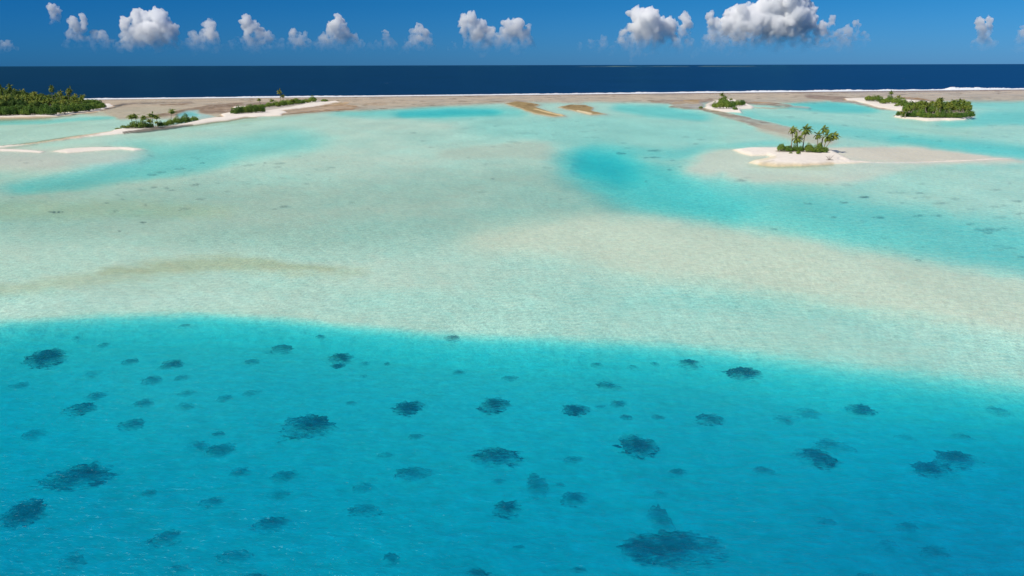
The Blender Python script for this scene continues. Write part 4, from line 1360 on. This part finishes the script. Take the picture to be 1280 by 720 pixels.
def coral_mat(k):
    """living rock thinning out into sand: cover breaks up towards the rim of the head"""
    lo = [(.022, .028, .026), (.050, .070, .066), (.11, .14, .125), (.20, .25, .22)][k]  # fading through deeper water painted in as paler tones
    hi = [(.085, .080, .050), (.13, .15, .11), (.19, .22, .19), (.30, .35, .30)][k]
    b = NT(['live_coral', 'dusky_coral', 'dim_coral', 'faint_coral'][k])
    oc = b.pos(obj=True)
    sp = b.n('SeparateXYZ'); b.l(oc, sp.inputs[0])
    r2 = b.math('SQRT', b.math('ADD', b.math('MULTIPLY', sp.outputs[0], sp.outputs[0]), b.math('MULTIPLY', sp.outputs[1], sp.outputs[1])))
    st = b.noise(b.pos((.75, 3.2, 1), .12), 1.5, 3, .6, .8)       # long-crested break-up
    fi = b.noise(b.pos((1.0, 2.2, 1), -.2), 3.4, 3, .6, .5)
    sh = b.noise(b.pos((1, .8, 1)), .42, 2, .5)
    rr = b.math('ADD', r2, b.math('ADD', b.math('MULTIPLY', b.math('SUBTRACT', st, .5), 2.5), b.math('ADD', b.math('MULTIPLY', b.math('SUBTRACT', fi, .5), .8), b.math('MULTIPLY', b.math('SUBTRACT', sh, .5), 1.9))))
    a = b.math('MULTIPLY', b.math('POWER', b.rng(rr, [.05, -.05, -.1, -.1][k], [1.08, 1.05, 1.03, 1.0][k], 1.0, 0.0), 1.25), [.92, .76, .60, .48][k])
    d = b.n('BsdfPrincipled')
    b.put(d.inputs['Base Color'], b.mix(b.rng(b.noise(b.pos(), 1.1, 4, .6), .38, .66), lo, hi))
    d.inputs['Roughness'].default_value = .95
    tr = b.n('BsdfTransparent')
    mx = b.n('MixShader'); b.l(a, mx.inputs[0]); b.l(tr.outputs[0], mx.inputs[1]); b.l(d.outputs[0], mx.inputs[2])
    return b.surf(mx.outputs[0])


CM = [coral_mat(k) for k in range(4)]
base_c = [coral_mesh(30 + i, 0) for i in range(5)]
base_r = [rubble_mesh(60 + i) for i in range(4)]
cv = {}
for i, me in enumerate(base_c):
    for k in range(4):
        q = me.copy(); q.materials.clear(); q.materials.append(CM[k]); cv[(i, k)] = q
rv = {}
for i, me in enumerate(base_r):
    for k in range(4):
        q = me.copy(); q.materials.clear(); q.materials.append(CM[k]); rv[(i, k)] = q
special = {(58, 445): 'slanted dark coral head nearest the upper left corner of the deep pool', (384, 530): 'large dark coral head slanting up to the right, left of the pool centre',
           (100, 591): 'long dark flat coral head, biggest at the left side of the pool', (34, 636): 'oval dark coral head close to the lower left edge',
           (840, 678): 'biggest coral mass of all, wide and dark at the bottom right of centre', (800, 682): 'left lobe joined to the biggest coral mass at the bottom',
           (618, 569): 'wide dark coral head at the middle of the pool', (798, 553): 'bold dark coral head right of the pool centre',
           (427, 446): 'ragged dark coral head just below the drop-off, left of centre', (511, 507): 'compact near-black coral head between centre and the slanting one',
           (931, 463): 'dark coral head slanting down to the right just below the drop-off', (617, 503): 'dark tufted coral head at the pool centre',
           (1018, 568): 'dark half of the paired coral heads right of centre', (1165, 584): 'dark lower coral head of the pair near the right edge',
           (822, 640): 'faint pale coral patch rising above the biggest coral mass'}
rows = {}
for c in CORAL:
    rows.setdefault(int((c[1] - 400) // 40), []).append(c)
rank = {}
ordn = ['first', 'second', 'third', 'fourth', 'fifth', 'sixth', 'seventh', 'eighth', 'ninth', 'tenth', 'eleventh', 'twelfth', 'thirteenth', 'fourteenth', 'fifteenth', 'sixteenth', 'seventeenth',
        'eighteenth', 'nineteenth', 'twentieth', 'twenty-first', 'twenty-second']
for rk, cs in rows.items():
    for i, c in enumerate(sorted(cs)):
        rank[c] = (rk, i)
for n, c in enumerate(CORAL):
    u, v, w_, dark = c[:4]
    slope_ = c[4] if len(c) > 4 else 0
    hpx = c[5] if len(c) > 5 else max(6, w_ * .42)
    tone = 0 if dark >= .74 else 1 if dark >= .53 else 2 if dark >= .36 else 3
    zb = -2.0
    for _ in range(7):                      # walk down the line of sight until it meets the bed
        x, y = ground(u, v + hpx * .1, zb + .1)
        cu_, cv_ = chart(float(x), float(y))
        zn = bed_level(cu_, cv_)
        if zn < -1.5: zn += float(.25 * fbm(np.array([x / 8]), np.array([y / 8]), 203)[0])
        zb = zb * .4 + zn * .6
    m = scale_at(u, v) * (H - zb) / H
    th = math.atan(H / float(math.hypot(x, y)))
    W = w_ * m * .5 * 1.28
    tall = min(.55, W * .22)
    D = max(hpx * m * .5 / math.sin(th) * 1.12 - tall * .5, W * .45)
    t = empty('coral_head', (float(x), float(y), zb - .05), -slope_ * 2.4 if slope_ else 0.0, (W, D, tall))
    child('coral_rock', cv[(n % 5, tone)], t); (child('coral_rubble', rv[(n % 4, tone)], t) if dark > .5 else None)
    rk, i = rank[c]
    size = 'large' if w_ > 40 else 'middling' if w_ > 24 else 'small'
    lab = special.get((u, v)) or '%s %s coral head, %s from the left in the %s row below the drop-off' % (size, ['dark', 'dusky', 'dim', 'faint'][tone], ordn[i], ordn[rk])
    tag(t, lab, 'coral head', 'coral heads in the deep turquoise pool')

# ---------------------------------------------------------------- land on the horizon
def far_atoll():
    """low wooded islets about 14 km off"""
    us = np.arange(716, 948, .5)
    dist = 14000.0
    hh = np.clip(4 + 22 * (fbm(us / 22, us * 0, 401) + .1) + 5 * fbm(us / 3, us * 0, 405), .0, 30)
    hh *= sstep(716, 740, us) * (1 - sstep(925, 948, us))
    x = (us - 640) / F * dist
    y = np.full_like(x, dist)
    X = np.array([x, x, x, x]); Y = np.array([y - 60, y - 40, y + 60, y + 120]); Zs = np.array([hh * 0 - .5, hh, hh * .95, hh * 0 - .5])
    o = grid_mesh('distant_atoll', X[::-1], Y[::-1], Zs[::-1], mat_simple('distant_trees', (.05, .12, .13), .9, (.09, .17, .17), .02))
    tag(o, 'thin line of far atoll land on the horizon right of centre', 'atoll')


far_atoll()
